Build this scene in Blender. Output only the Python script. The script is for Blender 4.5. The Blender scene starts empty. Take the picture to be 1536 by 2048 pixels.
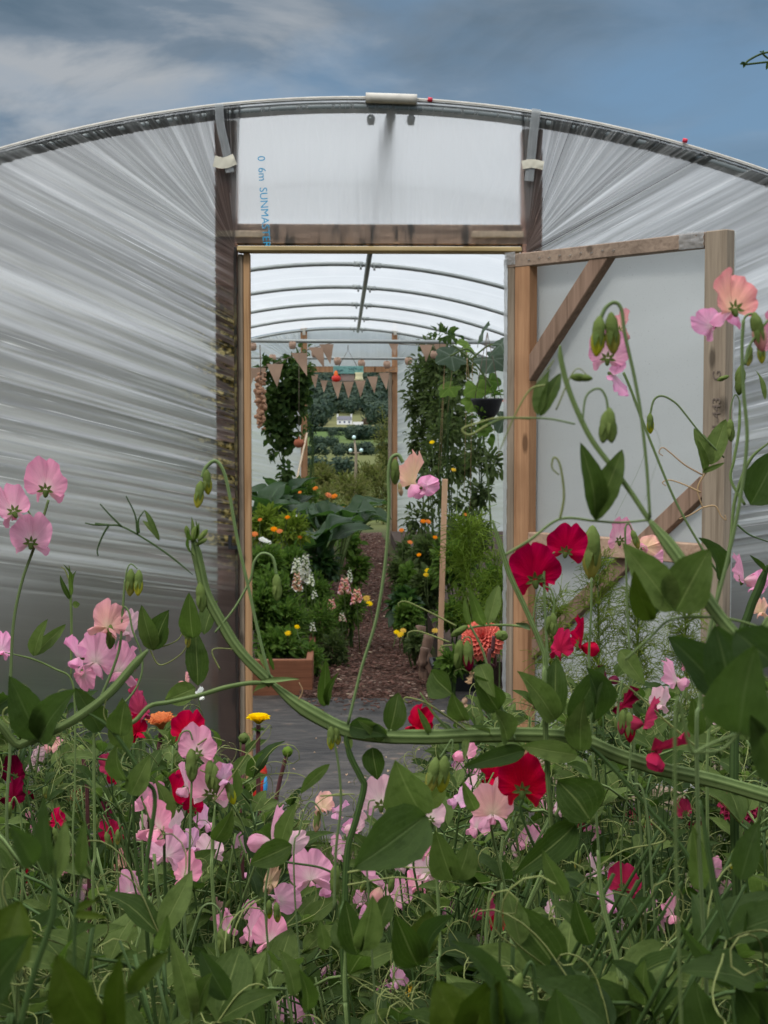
import bpy, math, random
from mathutils import Vector, Matrix, Euler, noise
from math import sin, cos, pi, radians as R, sqrt, atan, atan2, exp

random.seed(7)
scene = bpy.context.scene
COL = scene.collection
F = 3076.0
CAMZ = 1.38
YAW = atan(81/F); PITCH = atan(171/F)
CAM = Vector((0, 0, CAMZ))
fw = Vector((sin(YAW)*cos(PITCH), cos(YAW)*cos(PITCH), -sin(PITCH))).normalized()
rt = Vector((cos(YAW), -sin(YAW), 0)).normalized()
up = rt.cross(fw).normalized()

def ray(px, py):
    return fw + rt*((px-768)/F) + up*((1024-py)/F)
def P(px, py, D):            # point at depth D along the view axis
    return CAM + ray(px, py)*D
def PY(px, py, Y):           # point on the plane y = Y
    r = ray(px, py)
    return CAM + r*(Y/r.y)
def PZ(px, py, z=0.0):       # point on the plane z
    r = ray(px, py)
    return CAM + r*((z-CAMZ)/r.z)
def clamp(x, a=0., b=1.): return max(a, min(b, x))
def smooth(a, b, x):
    t = clamp((x-a)/(b-a)); return t*t*(3-2*t)
def lerp(a, b, t): return a+(b-a)*t
def interp(x, tab):
    if x <= tab[0][0]: return tab[0][1]
    for (x0, y0), (x1, y1) in zip(tab, tab[1:]):
        if x <= x1: return lerp(y0, y1, (x-x0)/(x1-x0))
    return tab[-1][1]
def rv(): return Vector((random.uniform(-1, 1), random.uniform(-1, 1), random.uniform(-1, 1)))
def n3(p): return noise.noise(Vector(p))

# ------------------------------------------------------------------ materials
class NT:
    def __init__(s, name):
        m = bpy.data.materials.new(name); m.use_nodes = True
        s.m = m; s.t = m.node_tree; s.t.nodes.clear()
        s.out = s.t.nodes.new('ShaderNodeOutputMaterial')
    def n(s, typ, ins=None, **kw):
        nd = s.t.nodes.new(typ)
        for k, v in kw.items(): setattr(nd, k, v)
        for k, v in (ins or {}).items():
            sock = nd.inputs[k]
            if isinstance(v, bpy.types.NodeSocket): s.t.links.new(v, sock)
            elif isinstance(v, bpy.types.Node): s.t.links.new(v.outputs[0], sock)
            else: sock.default_value = v
        return nd
    def math(s, op, a, b=0.0, c=0.0, cl=False):
        return s.n('ShaderNodeMath', {0: a, 1: b, 2: c}, operation=op, use_clamp=cl).outputs[0]
    def mix(s, f, a, b, mode='MIX'):
        return s.n('ShaderNodeMixRGB', {0: f, 1: a, 2: b}, blend_type=mode).outputs[0]
    def ramp(s, f, stops):
        nd = s.n('ShaderNodeValToRGB', {0: f}); e = nd.color_ramp.elements
        while len(e) < len(stops): e.new(0.5)
        for el, (p, c) in zip(e, stops):
            el.position = p; el.color = c if len(c) == 4 else (*c, 1)
        return nd.outputs[0]
    def noise(s, vec, scale, detail=3, rough=.55, dist=0.):
        return s.n('ShaderNodeTexNoise', {'Vector': vec, 'Scale': scale, 'Detail': detail, 'Roughness': rough, 'Distortion': dist}).outputs[0]
    def coord(s, o='Object'): return s.n('ShaderNodeTexCoord').outputs[o]
    def mapping(s, vec, sc): return s.n('ShaderNodeMapping', {0: vec, 'Scale': sc}).outputs[0]
    def attr(s, name): return s.n('ShaderNodeAttribute', attribute_name=name)
    def bump(s, h, st=.3, d=.01): return s.n('ShaderNodeBump', {'Height': h, 'Strength': st, 'Distance': d}).outputs[0]
    def pr(s, col, rough=.6, spec=.3, metal=0., nrm=None, alpha=None, **kw):
        ins = {'Base Color': col, 'Roughness': rough, 'Specular IOR Level': spec, 'Metallic': metal}
        if nrm is not None: ins['Normal'] = nrm
        if alpha is not None: ins['Alpha'] = alpha
        ins.update(kw)
        return s.n('ShaderNodeBsdfPrincipled', ins).outputs[0]
    def mixs(s, f, a, b): return s.n('ShaderNodeMixShader', {0: f, 1: a, 2: b}).outputs[0]
    def done(s, sh):
        s.t.links.new(sh, s.out.inputs[0]); return s.m

def c4(c): return (*c, 1)

def m_simple(name, c, rough=.6, var=.25, scale=20, metal=0., spec=.3, bump=.15):
    t = NT(name); co = t.coord()
    nz = t.noise(co, scale, 4)
    col = t.mix(nz, c4([x*(1-var) for x in c]), c4([min(1, x*(1+var)) for x in c]))
    return t.done(t.pr(col, rough, spec, metal, t.bump(nz, bump)))

def m_leaf(name, c1, c2, trans=.40, vein=.42, spec=.07, rough=.55):
    t = NT(name)
    rnd = t.attr('rnd').outputs['Fac']
    uv = t.attr('uvw').outputs['Vector']
    sp = t.n('ShaderNodeSeparateXYZ', {0: uv})
    u, v = sp.outputs[0], sp.outputs[1]
    base = t.mix(rnd, c4(c1), c4(c2))
    nz = t.noise(t.coord(), 35, 3)
    base = t.mix(t.math('MULTIPLY', nz, .5), base, c4([c1[0]*.55, c1[1]*.6, c1[2]*.5]))
    au = t.math('ABSOLUTE', u)
    mid = t.math('SUBTRACT', 1.0, t.math('MULTIPLY', au, 14.0), cl=True)
    w = t.math('SINE', t.math('ADD', t.math('MULTIPLY', au, 24.0), t.math('MULTIPLY', v, -7.0)))
    side = t.math('MULTIPLY', t.math('SUBTRACT', w, .72, cl=True), 3.0, cl=True)
    vn = t.math('MULTIPLY', t.math('MAXIMUM', mid, t.math('MULTIPLY', side, .16)), vein, cl=True)
    n5 = t.noise(t.coord(), 140, 4, .65)
    base = t.mix(t.n('ShaderNodeMapRange', {0: n5, 1: .5, 2: .75, 4: .5}).outputs[0], base, c4([c1[0]*.6, c1[1]*.6, c1[2]*.6]))
    col = t.mix(vn, base, c4([min(1, c2[0]*1.9+.03), min(1, c2[1]*1.7+.03), min(1, c2[2]*1.9+.02)]))
    b = t.bump(t.math('ADD', t.math('MULTIPLY', vn, -1.2), t.math('ADD', nz, n5)), .5, .002)
    tc = t.mix(.35, col, (.10, .20, .01, 1), 'ADD')
    sh = t.mixs(trans, t.pr(col, rough, spec, nrm=b), t.n('ShaderNodeBsdfTranslucent', {'Color': tc}).outputs[0])
    return t.done(sh)

def m_stem(name, c1, c2, rough=.55):
    t = NT(name)
    uv = t.n('ShaderNodeSeparateXYZ', {0: t.attr('uvw').outputs['Vector']})
    rnd = t.attr('rnd').outputs['Fac']
    nz = t.noise(t.coord(), 25, 3)
    s = t.math('POWER', t.math('ABSOLUTE', t.math('SINE', t.math('ADD', t.math('MULTIPLY', uv.outputs[0], 12.566), t.math('MULTIPLY', nz, .8)))), 2.0)
    f = t.math('ADD', t.math('MULTIPLY', s, .65), t.math('MULTIPLY', t.noise(t.coord(), 120, 3), .45), cl=True)
    col = t.mix(f, c4(c1), c4(c2))
    col = t.mix(t.math('MULTIPLY', rnd, .35), col, c4([c1[0]*.8, c1[1]*.6, c1[2]*.7]))
    fz = t.noise(t.coord(), 900, 2)
    return t.done(t.pr(col, rough, .12, nrm=t.bump(fz, .15, .001)))

def m_petal(name, base, main, edge, trans=.42):
    t = NT(name)
    uv = t.n('ShaderNodeSeparateXYZ', {0: t.attr('uvw').outputs['Vector']})
    rnd = t.attr('rnd').outputs['Fac']
    v = uv.outputs[1]
    col = t.mix(t.n('ShaderNodeMapRange', {0: v, 1: .0, 2: .45}).outputs[0], c4(base), c4(main))
    col = t.mix(t.n('ShaderNodeMapRange', {0: v, 1: .55, 2: 1.0}).outputs[0], col, c4(edge))
    vn = t.noise(t.n('ShaderNodeCombineXYZ', {0: t.math('MULTIPLY', uv.outputs[0], 14.0), 1: t.math('MULTIPLY', v, 1.2), 2: t.math('MULTIPLY', rnd, 9.0)}).outputs[0], 1.6, 4)
    dk = t.n('ShaderNodeMapRange', {0: vn, 1: .45, 2: .8}).outputs[0]
    col = t.mix(t.math('MULTIPLY', dk, .34), col, c4([x*.62 for x in main]))
    oi = t.n('ShaderNodeObjectInfo').outputs['Random']
    hsv = t.n('ShaderNodeHueSaturation', {'Hue': t.math('ADD', .49, t.math('MULTIPLY', oi, .02)), 'Saturation': t.math('ADD', .88, t.math('MULTIPLY', oi, .22)), 'Value': t.math('ADD', .82, t.math('MULTIPLY', oi, .25)), 'Color': col}).outputs[0]
    sh = t.mixs(trans, t.pr(hsv, .6, .06, nrm=t.bump(vn, .45, .003)), t.n('ShaderNodeBsdfTranslucent', {'Color': hsv}).outputs[0])
    return t.done(sh)

def m_wood(name, c1, c2, axis='Z', grain=1., stain=.0, rough=.75):
    t = NT(name); co = t.coord()
    oi = t.n('ShaderNodeObjectInfo').outputs['Random']
    vv = t.n('ShaderNodeVectorMath', {0: co, 1: t.n('ShaderNodeCombineXYZ', {0: oi, 1: oi, 2: oi}).outputs[0]}, operation='ADD').outputs[0]
    sc = {'Z': (38, 38, 1.6), 'X': (1.6, 38, 38), 'Y': (38, 1.6, 38)}[axis]
    g = t.noise(t.mapping(vv, sc), 1.0*grain, 5, .6, 1.2)
    g2 = t.noise(t.mapping(vv, tuple(x*3 for x in sc)), 1.0*grain, 3, .6)
    f = t.math('ADD', t.math('MULTIPLY', g, .7), t.math('MULTIPLY', g2, .3))
    col = t.ramp(f, [(.3, c1), (.5, [lerp(a, b, .6) for a, b in zip(c1, c2)]), (.68, c2)])
    big = t.noise(co, 3.1, 3)
    col = t.mix(t.math('MULTIPLY', t.n('ShaderNodeMapRange', {0: big, 1: .45, 2: .7}).outputs[0], .35+stain), col, c4([x*.45 for x in c1]))
    vk = t.n('ShaderNodeTexVoronoi', {'Vector': t.mapping(vv, {'Z': (1, 1, .4), 'X': (.4, 1, 1), 'Y': (1, .4, 1)}[axis]), 'Scale': 7.5}).outputs[0]
    kn = t.n('ShaderNodeMapRange', {0: t.math('ADD', vk, t.math('MULTIPLY', g2, .05)), 1: .10, 2: .16, 3: 1., 4: 0.}).outputs[0]
    col = t.mix(t.math('MULTIPLY', kn, .75), col, c4([x*.32 for x in c1]))
    return t.done(t.pr(col, rough, .2, nrm=t.bump(f, .5, .003)))

def m_lintel():
    t = NT('wood_lintel'); co = t.coord()
    g = t.noise(t.mapping(co, (1.6, 38, 38)), 1.0, 5, .6, 1.2)
    col = t.ramp(g, [(.3, (.15, .10, .07)), (.5, (.34, .23, .17)), (.7, (.50, .36, .27))])
    st = t.noise(t.mapping(co, (16, 3, 3.2)), 1.6, 5, .65)
    col = t.mix(t.n('ShaderNodeMapRange', {0: st, 1: .50, 2: .62}).outputs[0], col, (.035, .03, .025, 1))
    return t.done(t.pr(col, .8, .2, nrm=t.bump(g, .5, .003)))

def m_film(name, tint=(.82, .83, .82), dens=.5, streak=0.5, tr=.22, stain=False, cling=0., see_t=.93):
    """polythene sheet: frosted, partly see-through, creases painted whiter, as thick folds and lit slopes (uvw.x runs across the pleats, uvw.y along them)"""
    t = NT(name)
    uv = t.n('ShaderNodeSeparateXYZ', {0: t.attr('uvw').outputs['Vector']})
    tt, s = uv.outputs[0], uv.outputs[1]
    co = t.coord()
    a = t.noise(t.n('ShaderNodeCombineXYZ', {0: t.math('MULTIPLY', tt, 62.0), 1: t.math('MULTIPLY', s, .8)}).outputs[0], 1.0, 3, .6)
    b = t.noise(t.n('ShaderNodeCombineXYZ', {0: t.math('MULTIPLY', tt, 17.0), 1: t.math('MULTIPLY', s, .6), 2: 4.0}).outputs[0], 1.0, 2, .5)
    c = t.attr('rnd').outputs['Fac']     # crest height of the pleat
    st = t.math('MULTIPLY', t.n('ShaderNodeMapRange', {0: t.math('ADD', t.math('MULTIPLY', a, .55), t.math('MULTIPLY', b, .45)), 1: .50, 2: .66}).outputs[0], streak)  # whiter streaks: folded film, and light on upward slopes put into the colour
    fine = t.noise(t.n('ShaderNodeCombineXYZ', {0: t.math('MULTIPLY', tt, 330.0), 1: t.math('MULTIPLY', s, 1.6), 2: 2.0}).outputs[0], 1.0, 2, .5)
    brk_ = t.noise(t.n('ShaderNodeCombineXYZ', {0: t.math('MULTIPLY', tt, 40.0), 1: t.math('MULTIPLY', s, 2.5), 2: 6.0}).outputs[0], 1.0, 3, .6)
    thin = t.math('MULTIPLY', t.n('ShaderNodeMapRange', {0: fine, 1: .60, 2: .68}).outputs[0], t.n('ShaderNodeMapRange', {0: brk_, 1: .42, 2: .60}).outputs[0])
    st = t.math('MAXIMUM', t.math('ADD', t.math('MULTIPLY', st, .72), t.math('MULTIPLY', c, streak*.6), cl=True), t.math('MULTIPLY', thin, streak*.9))
    if stain: st = t.math('MULTIPLY', st, uv.outputs[2])
    spk = t.noise(co, 260, 2)
    dirt = t.noise(co, 2.3, 4)
    col = t.mix(t.math('MULTIPLY', dirt, .4), c4(tint), c4([tint[0]*.72, tint[1]*.75, tint[2]*.75]))
    col = t.mix(t.math('MULTIPLY', st, .6), col, (.93, .94, .94, 1))
    col = t.mix(t.n('ShaderNodeMapRange', {0: spk, 1: .66, 2: .76}).outputs[0], col, (.35, .35, .33, 1))
    opq = t.math('ADD', dens, t.math('MULTIPLY', st, .38), cl=True)
    if cling: opq = t.math('MULTIPLY', opq, t.n('ShaderNodeMapRange', {0: t.attr('dist').outputs['Fac'], 1: .085, 2: .11, 3: cling, 4: 1.}).outputs[0])
    if stain:
        sn = t.noise(t.n('ShaderNodeCombineXYZ', {0: t.math('MULTIPLY', tt, 75.0), 1: t.math('MULTIPLY', s, 2.2), 2: 8.0}).outputs[0], 1.0, 3, .65)
        near = t.n('ShaderNodeMapRange', {0: t.attr('dist').outputs['Fac'], 1: .04, 2: .30, 3: 1.0, 4: 0.0}).outputs[0]
        zz = t.n('ShaderNodeSeparateXYZ', {0: co}).outputs[2]
        zin = t.math('MULTIPLY', t.n('ShaderNodeMapRange', {0: zz, 1: .7, 2: .95}).outputs[0], t.n('ShaderNodeMapRange', {0: zz, 1: 2.0, 2: 1.75}).outputs[0])
        msk = t.math('MULTIPLY', t.n('ShaderNodeMapRange', {0: t.math('ADD', sn, t.math('MULTIPLY', near, .16)), 1: .61, 2: .68}).outputs[0], t.math('MULTIPLY', near, zin), cl=True)
        sc2 = t.ramp(t.noise(co, 60, 3), [(.4, (.02, .022, .01)), (.5, (.16, .13, .03)), (.62, (.5, .42, .16))])
        col = t.mix(msk, col, sc2)
        opq = t.math('MAXIMUM', opq, t.math('MULTIPLY', msk, .9))
    bmp = t.bump(t.math('ADD', a, t.math('MULTIPLY', spk, .15)), .25, .004)
    dif = t.pr(col, .38, .5, nrm=bmp)
    trl = t.n('ShaderNodeBsdfTranslucent', {'Color': col, 'Normal': bmp}).outputs[0]
    body = t.mixs(.58, dif, trl)
    clear = t.n('ShaderNodeBsdfTransparent', {'Color': (.9, .92, .92, 1)}).outputs[0]
    frost = t.n('ShaderNodeBsdfRefraction', {'Color': t.mix(st, (see_t, see_t*.995, see_t*.985, 1), (.97, .97, .97, 1)), 'Roughness': .55, 'IOR': 1.18, 'Normal': bmp}).outputs[0]
    see = t.mixs(tr, frost, clear)
    return t.done(t.mixs(opq, see, body))

M = {}
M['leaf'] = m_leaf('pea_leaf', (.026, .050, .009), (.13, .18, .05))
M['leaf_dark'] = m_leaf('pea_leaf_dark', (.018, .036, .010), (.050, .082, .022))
M['leaf_yel'] = m_leaf('pea_leaf_yellowish', (.026, .044, .004), (.055, .082, .010), trans=.3, vein=.2)
M['stem'] = m_stem('pea_stem', (.040, .075, .018), (.20, .27, .10))
M['stem_dark'] = m_stem('pea_stem_dark', (.018, .040, .010), (.065, .11, .032))
M['ped'] = m_stem('flower_stalk', (.075, .12, .04), (.16, .22, .09))
M['tendril'] = m_stem('tendril_green', (.10, .125, .035), (.23, .26, .09))
M['tendril_dry'] = m_stem('tendril_dry', (.28, .18, .09), (.42, .30, .16))
M['calyx'] = m_leaf('calyx_green', (.10, .16, .04), (.20, .26, .08), vein=.1)
M['bud'] = m_leaf('bud_green', (.13, .19, .05), (.24, .30, .09), vein=.15)
M['budy'] = m_petal('bud_yellow', (.16, .24, .05), (.42, .42, .06), (.62, .55, .06))
M['pink'] = m_petal('petal_pink', (.88, .74, .66), (.85, .40, .53), (.84, .33, .50))
M['lilac'] = m_petal('petal_lilac_pink', (.88, .68, .72), (.88, .46, .66), (.85, .36, .60))
M['pale'] = m_petal('petal_pale_pink', (.90, .82, .66), (.88, .57, .62), (.87, .50, .58))
M['salmon'] = m_petal('petal_salmon', (.88, .68, .45), (.86, .42, .36), (.84, .34, .38))
M['peach'] = m_petal('petal_peach', (.90, .72, .42), (.90, .58, .40), (.90, .46, .42))
M['crimson'] = m_petal('petal_crimson', (.30, .003, .03), (.46, .001, .045), (.38, .001, .055), .25)
M['maroon'] = m_petal('petal_maroon', (.13, .003, .02), (.15, .003, .028), (.11, .003, .025), .2)
M['dried'] = m_petal('petal_dried', (.42, .36, .16), (.62, .42, .28), (.55, .34, .20), .3)
M['orange'] = m_petal('petal_orange', (.85, .20, .01), (.92, .23, .005), (.95, .33, .01), .2)
M['yellow'] = m_petal('petal_yellow', (.80, .42, .01), (.92, .58, .01), (.95, .66, .03), .2)
M['coral'] = m_petal('petal_coral', (.62, .05, .04), (.86, .13, .09), (.92, .26, .14), .25)
M['snap'] = m_petal('petal_snapdragon', (.90, .72, .50), (.86, .26, .27), (.90, .42, .40), .25)
M['white'] = m_petal('petal_white', (.84, .86, .58), (.94, .94, .86), (.96, .96, .92), .3)
M['wood_new'] = m_wood('wood_new', (.22, .105, .05), (.46, .26, .14))
M['wood_stop'] = m_wood('wood_door_stop', (.25, .13, .055), (.52, .32, .17))
M['wood_grey'] = m_wood('wood_weathered', (.15, .115, .082), (.34, .275, .205))
M['wood_grey_x'] = m_wood('wood_weathered_x', (.17, .12, .09), (.37, .28, .21), 'X')
M['wood_red'] = m_wood('wood_post', (.20, .105, .08), (.44, .27, .21))
M['wood_lintel'] = m_lintel()
M['wood_pale'] = m_wood('wood_pale', (.45, .33, .22), (.72, .58, .42), 'X')
M['wood_strip'] = m_wood('wood_strip', (.28, .20, .08), (.55, .42, .22), 'X')
M['wood_midrail'] = m_wood('wood_midrail', (.24, .15, .10), (.46, .32, .23), 'X')
M['wood_stake'] = m_wood('wood_stake', (.55, .30, .17), (.78, .50, .32))
M['wood_brace'] = m_wood('wood_brace', (.12, .075, .05), (.30, .20, .145))
M['wood_bed'] = m_wood('wood_bed', (.16, .06, .03), (.32, .13, .07), 'X')
M['wood_log'] = m_wood('wood_log', (.12, .07, .05), (.28, .18, .13))
M['galv'] = m_simple('galvanised', (.30, .32, .31), .42, .18, 14, .55, .5, .1)
M['galv_d'] = m_simple('galvanised_dark', (.16, .18, .18), .45, .18, 14, .4, .5, .1)
M['whitetape'] = m_simple('foam_tape', (.50, .475, .42), .85, .3, 25)
M['tape'] = m_film('clear_tape', (.62, .64, .65), .55, .6, .7)
M['mtape'] = m_simple('masking_tape', (.58, .55, .45), .7, .12, 30)
M['film'] = m_film('end_wall_film', (.385, .385, .38), .20, 1.15, .02, True, .55, .37)
M['film_top'] = m_film('gable_film', (.72, .72, .71), .24, .32, .05, False, .35, .82)
M['film_roof'] = m_film('roof_film', (.93, .94, .95), .62, .25, .7)
M['film_door'] = m_film('door_film', (.72, .74, .72), .80, .04, .3)
M['film_far'] = m_film('far_wall_film', (.86, .88, .90), .66, .4, .5)
M['hessian'] = m_simple('hessian', (.36, .24, .17), .9, .2, 160)
M['string'] = m_simple('string', (.16, .12, .09), .9)
M['black'] = m_simple('black_plastic', (.016, .017, .02), .5, .3, 30)
M['teal'] = m_simple('teal_paint', (.17, .36, .33), .7, .25, 40)
M['tealtext'] = m_simple('sign_lettering', (.08, .20, .22), .7)
M['red'] = m_simple('red_paint', (.62, .03, .02), .4, .15)
M['orangep'] = m_simple('orange_paint', (.85, .17, .03), .5, .15)
M['cream'] = m_simple('cream_paint', (.75, .70, .42), .6, .1)
M['taupe'] = m_simple('taupe_board', (.36, .28, .25), .8, .1)
M['blue'] = m_simple('blue_plastic', (.05, .30, .62), .35, .15)
M['paleblue'] = m_simple('pale_blue_plastic', (.42, .52, .60), .4, .15)
M['terracotta'] = m_simple('terracotta', (.33, .10, .05), .8, .2, 50)
M['pot_tan'] = m_simple('tan_ceramic', (.38, .25, .18), .7, .35, 60)
M['globe'] = m_simple('pale_glass', (.55, .72, .74), .2, .08)
M['bird'] = M['black']
M['print'] = m_simple('blue_print', (.03, .30, .52), .5, .2)
M['stamp'] = m_simple('stamp_ink', (.135, .105, .085), .8, .3)
M['mark_red'] = m_simple('red_mark', (.55, .03, .06), .6, .1)
M['soil'] = m_simple('soil', (.06, .038, .028), .95, .4, 30, bump=.6)
M['hleaf'] = m_leaf('garden_leaf', (.045, .105, .018), (.17, .27, .05), vein=.25)
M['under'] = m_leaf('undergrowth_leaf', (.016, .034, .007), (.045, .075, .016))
M['chard'] = m_leaf('chard_leaf', (.018, .055, .018), (.045, .105, .03), vein=.55, rough=.4, spec=.4)
M['feather'] = m_leaf('feathery_leaf', (.12, .19, .02), (.27, .34, .05), vein=0.)
M['cleaf'] = m_leaf('climber_leaf', (.022, .052, .016), (.10, .155, .045), vein=.2)
M['squash'] = m_leaf('squash_leaf', (.055, .085, .06), (.11, .15, .11), vein=.6)
M['tomleaf'] = m_leaf('tomato_leaf', (.050, .078, .030), (.14, .18, .065), vein=.15)
M['feather2'] = m_leaf('feathery_bright', (.20, .32, .03), (.36, .48, .08), vein=0.)
M['olive'] = m_leaf('olive_leaf', (.075, .08, .025), (.17, .16, .055), vein=.0)
M['woods'] = m_leaf('woodland', (.022, .042, .034), (.060, .085, .050), 0.1, 0.)
M['grass'] = m_leaf('grass_blade', (.05, .085, .02), (.12, .16, .05), vein=0.)
M['garlic'] = m_simple('dried_bulbs', (.36, .20, .12), .8, .45, 60)
M['bark'] = m_simple('bark_brown', (.10, .07, .05), .9, .3, 30, bump=.5)
M['chip1'] = m_simple('bark_chip', (.12, .058, .042), .9, .5, 80)
M['slate'] = m_simple('slate_roof', (.12, .12, .14), .7, .1, 1)
M['whitewall'] = m_simple('white_render', (.78, .78, .80), .8, .05, 1)
M['winpane'] = m_simple('window_glass', (.06, .08, .16), .2, .1, 1)

def ground_mat():
    t = NT('terrain_fields'); co = t.coord()
    sp = t.n('ShaderNodeSeparateXYZ', {0: co}); y = sp.outputs[1]
    wob = t.math('MULTIPLY', t.math('SUBTRACT', t.noise(co, .012, 2), .5), 60.)
    yy = t.math('ADD', y, wob)
    g1 = t.mix(t.noise(co, .35, 4), (.055, .085, .022, 1), (.12, .13, .04, 1))
    near = t.mix(t.noise(co, 9., 5), (.045, .05, .022, 1), (.10, .10, .045, 1))
    soil = t.mix(t.noise(co, 22., 5), (.045, .032, .024, 1), (.12, .085, .06, 1))
    f = t.n('ShaderNodeMapRange', {0: yy, 1: 0, 2: 2000}).outputs[0]
    far = t.ramp(f, [(.0, (.075, .085, .03)), (.14, (.12, .125, .045)), (.24, (.09, .105, .04)), (.36, (.075, .115, .03)), (.50, (.065, .115, .03)), (.575, (.16, .15, .065)), (.9, (.05, .07, .03))])
    far = t.mix(t.math('MULTIPLY', t.noise(co, .05, 4), .5), far, (.07, .09, .03, 1))
    s1 = t.mix(t.n('ShaderNodeMapRange', {0: y, 1: 60, 2: 110}).outputs[0], g1, far)
    s2 = t.mix(t.n('ShaderNodeMapRange', {0: y, 1: 19, 2: 24}).outputs[0], near, s1)
    s3 = t.mix(t.n('ShaderNodeMapRange', {0: t.noise(co, 3., 3), 1: .4, 2: .6}).outputs[0], soil, s2)
    s4 = t.mix(t.n('ShaderNodeMapRange', {0: y, 1: 8, 2: 20}).outputs[0], s3, s2)
    return t.done(t.pr(s4, .95, .1, nrm=t.bump(t.noise(co, 30, 5), .5, .02)))
M['ground'] = ground_mat()

def membrane_mat():
    t = NT('weed_membrane'); co = t.coord()
    n1 = t.noise(t.mapping(co, (1.6, 3.6, 1)), 1.9, 6, .62, 1.2)
    n2 = t.noise(co, 14, 4)
    wv = t.n('ShaderNodeTexWave', {'Vector': co, 'Scale': 60., 'Distortion': .5}).outputs[1]
    col = t.ramp(t.math('ADD', t.math('MULTIPLY', n1, .75), t.math('MULTIPLY', n2, .25)), [(.36, (.020, .018, .017)), (.52, (.050, .044, .040)), (.68, (.11, .095, .082))])
    col = t.mix(t.n('ShaderNodeMapRange', {0: n2, 1: .62, 2: .74}).outputs[0], col, (.16, .11, .08, 1))
    return t.done(t.pr(col, .6, .3, nrm=t.bump(t.math('ADD', n1, t.math('MULTIPLY', wv, .04)), .6, .03)))
M['membrane'] = membrane_mat()
def chippath_mat():
    t = NT('bark_path'); co = t.coord()
    v = t.n('ShaderNodeTexVoronoi', {'Vector': t.mapping(co, (1, .6, 1)), 'Scale': 55., 'Randomness': 1.})
    nz = t.noise(co, 9, 4)
    col = t.ramp(t.n('ShaderNodeSeparateXYZ', {0: v.outputs[1]}).outputs[0], [(.0, (.035, .020, .015)), (.5, (.085, .043, .032)), (.85, (.15, .085, .062)), (1., (.30, .21, .17))])
    col = t.mix(t.math('MULTIPLY', nz, .5), col, (.05, .028, .02, 1))
    return t.done(t.pr(col, .95, .1, nrm=t.bump(v.outputs[0], .9, .02)))
M['path'] = chippath_mat()

# ------------------------------------------------------------------ mesh builder
class MB:
    def __init__(s): s.v = []; s.f = []; s.uv = []; s.r = []; s.d = []; s.fm = []
    def add(s, vs, fs, uvs=None, rnd=0., mi=0, dist=0.):
        o = len(s.v); s.v.extend(vs)
        s.uv.extend(uvs if uvs else [(0., 0., 0.)]*len(vs))
        if isinstance(rnd, list): s.r.extend(rnd)
        else: s.r.extend([rnd]*len(vs))
        if isinstance(dist, list): s.d.extend(dist)
        else: s.d.extend([dist]*len(vs))
        s.f.extend([tuple(i+o for i in f) for f in fs]); s.fm.extend([mi]*len(fs))
        return s
    def build(s, name, mats, parent=None, smooth=True, origin=None):
        me = bpy.data.meshes.new(name)
        vs = [Vector(p) for p in s.v]
        if origin is not None: vs = [p-Vector(origin) for p in vs]
        me.from_pydata(vs, [], s.f)
        if not isinstance(mats, (list, tuple)): mats = [mats]
        for m in mats: me.materials.append(m)
        if len(mats) > 1: me.polygons.foreach_set('material_index', s.fm)
        if smooth: me.polygons.foreach_set('use_smooth', [True]*len(s.f))
        a = me.attributes.new('uvw', 'FLOAT_VECTOR', 'POINT'); a.data.foreach_set('vector', [c for t in s.uv for c in t])
        a = me.attributes.new('rnd', 'FLOAT', 'POINT'); a.data.foreach_set('value', s.r)
        if any(s.d):
            a = me.attributes.new('dist', 'FLOAT', 'POINT'); a.data.foreach_set('value', s.d)
        me.update()
        o = bpy.data.objects.new(name, me); COL.objects.link(o)
        if parent is not None:
            o.parent = parent
            if origin is None: o.location = -world_loc(parent)
            else: o.location = Vector(origin)-world_loc(parent)
        elif origin is not None: o.location = Vector(origin)
        return o
def world_loc(o):
    l = Vector((0, 0, 0))
    while o is not None:
        l += o.location; o = o.parent
    return l
def thing(name, label, cat, loc=(0, 0, 0), group=None):
    o = bpy.data.objects.new(name, None); COL.objects.link(o); o.location = loc
    o.empty_display_size = .05
    return tag(o, label, cat, group)
def tag(o, label, cat, group=None):
    o['label'] = label; o['category'] = cat
    if group: o['group'] = group
    return o
def kind(o, k): o['kind'] = k; return o

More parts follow.
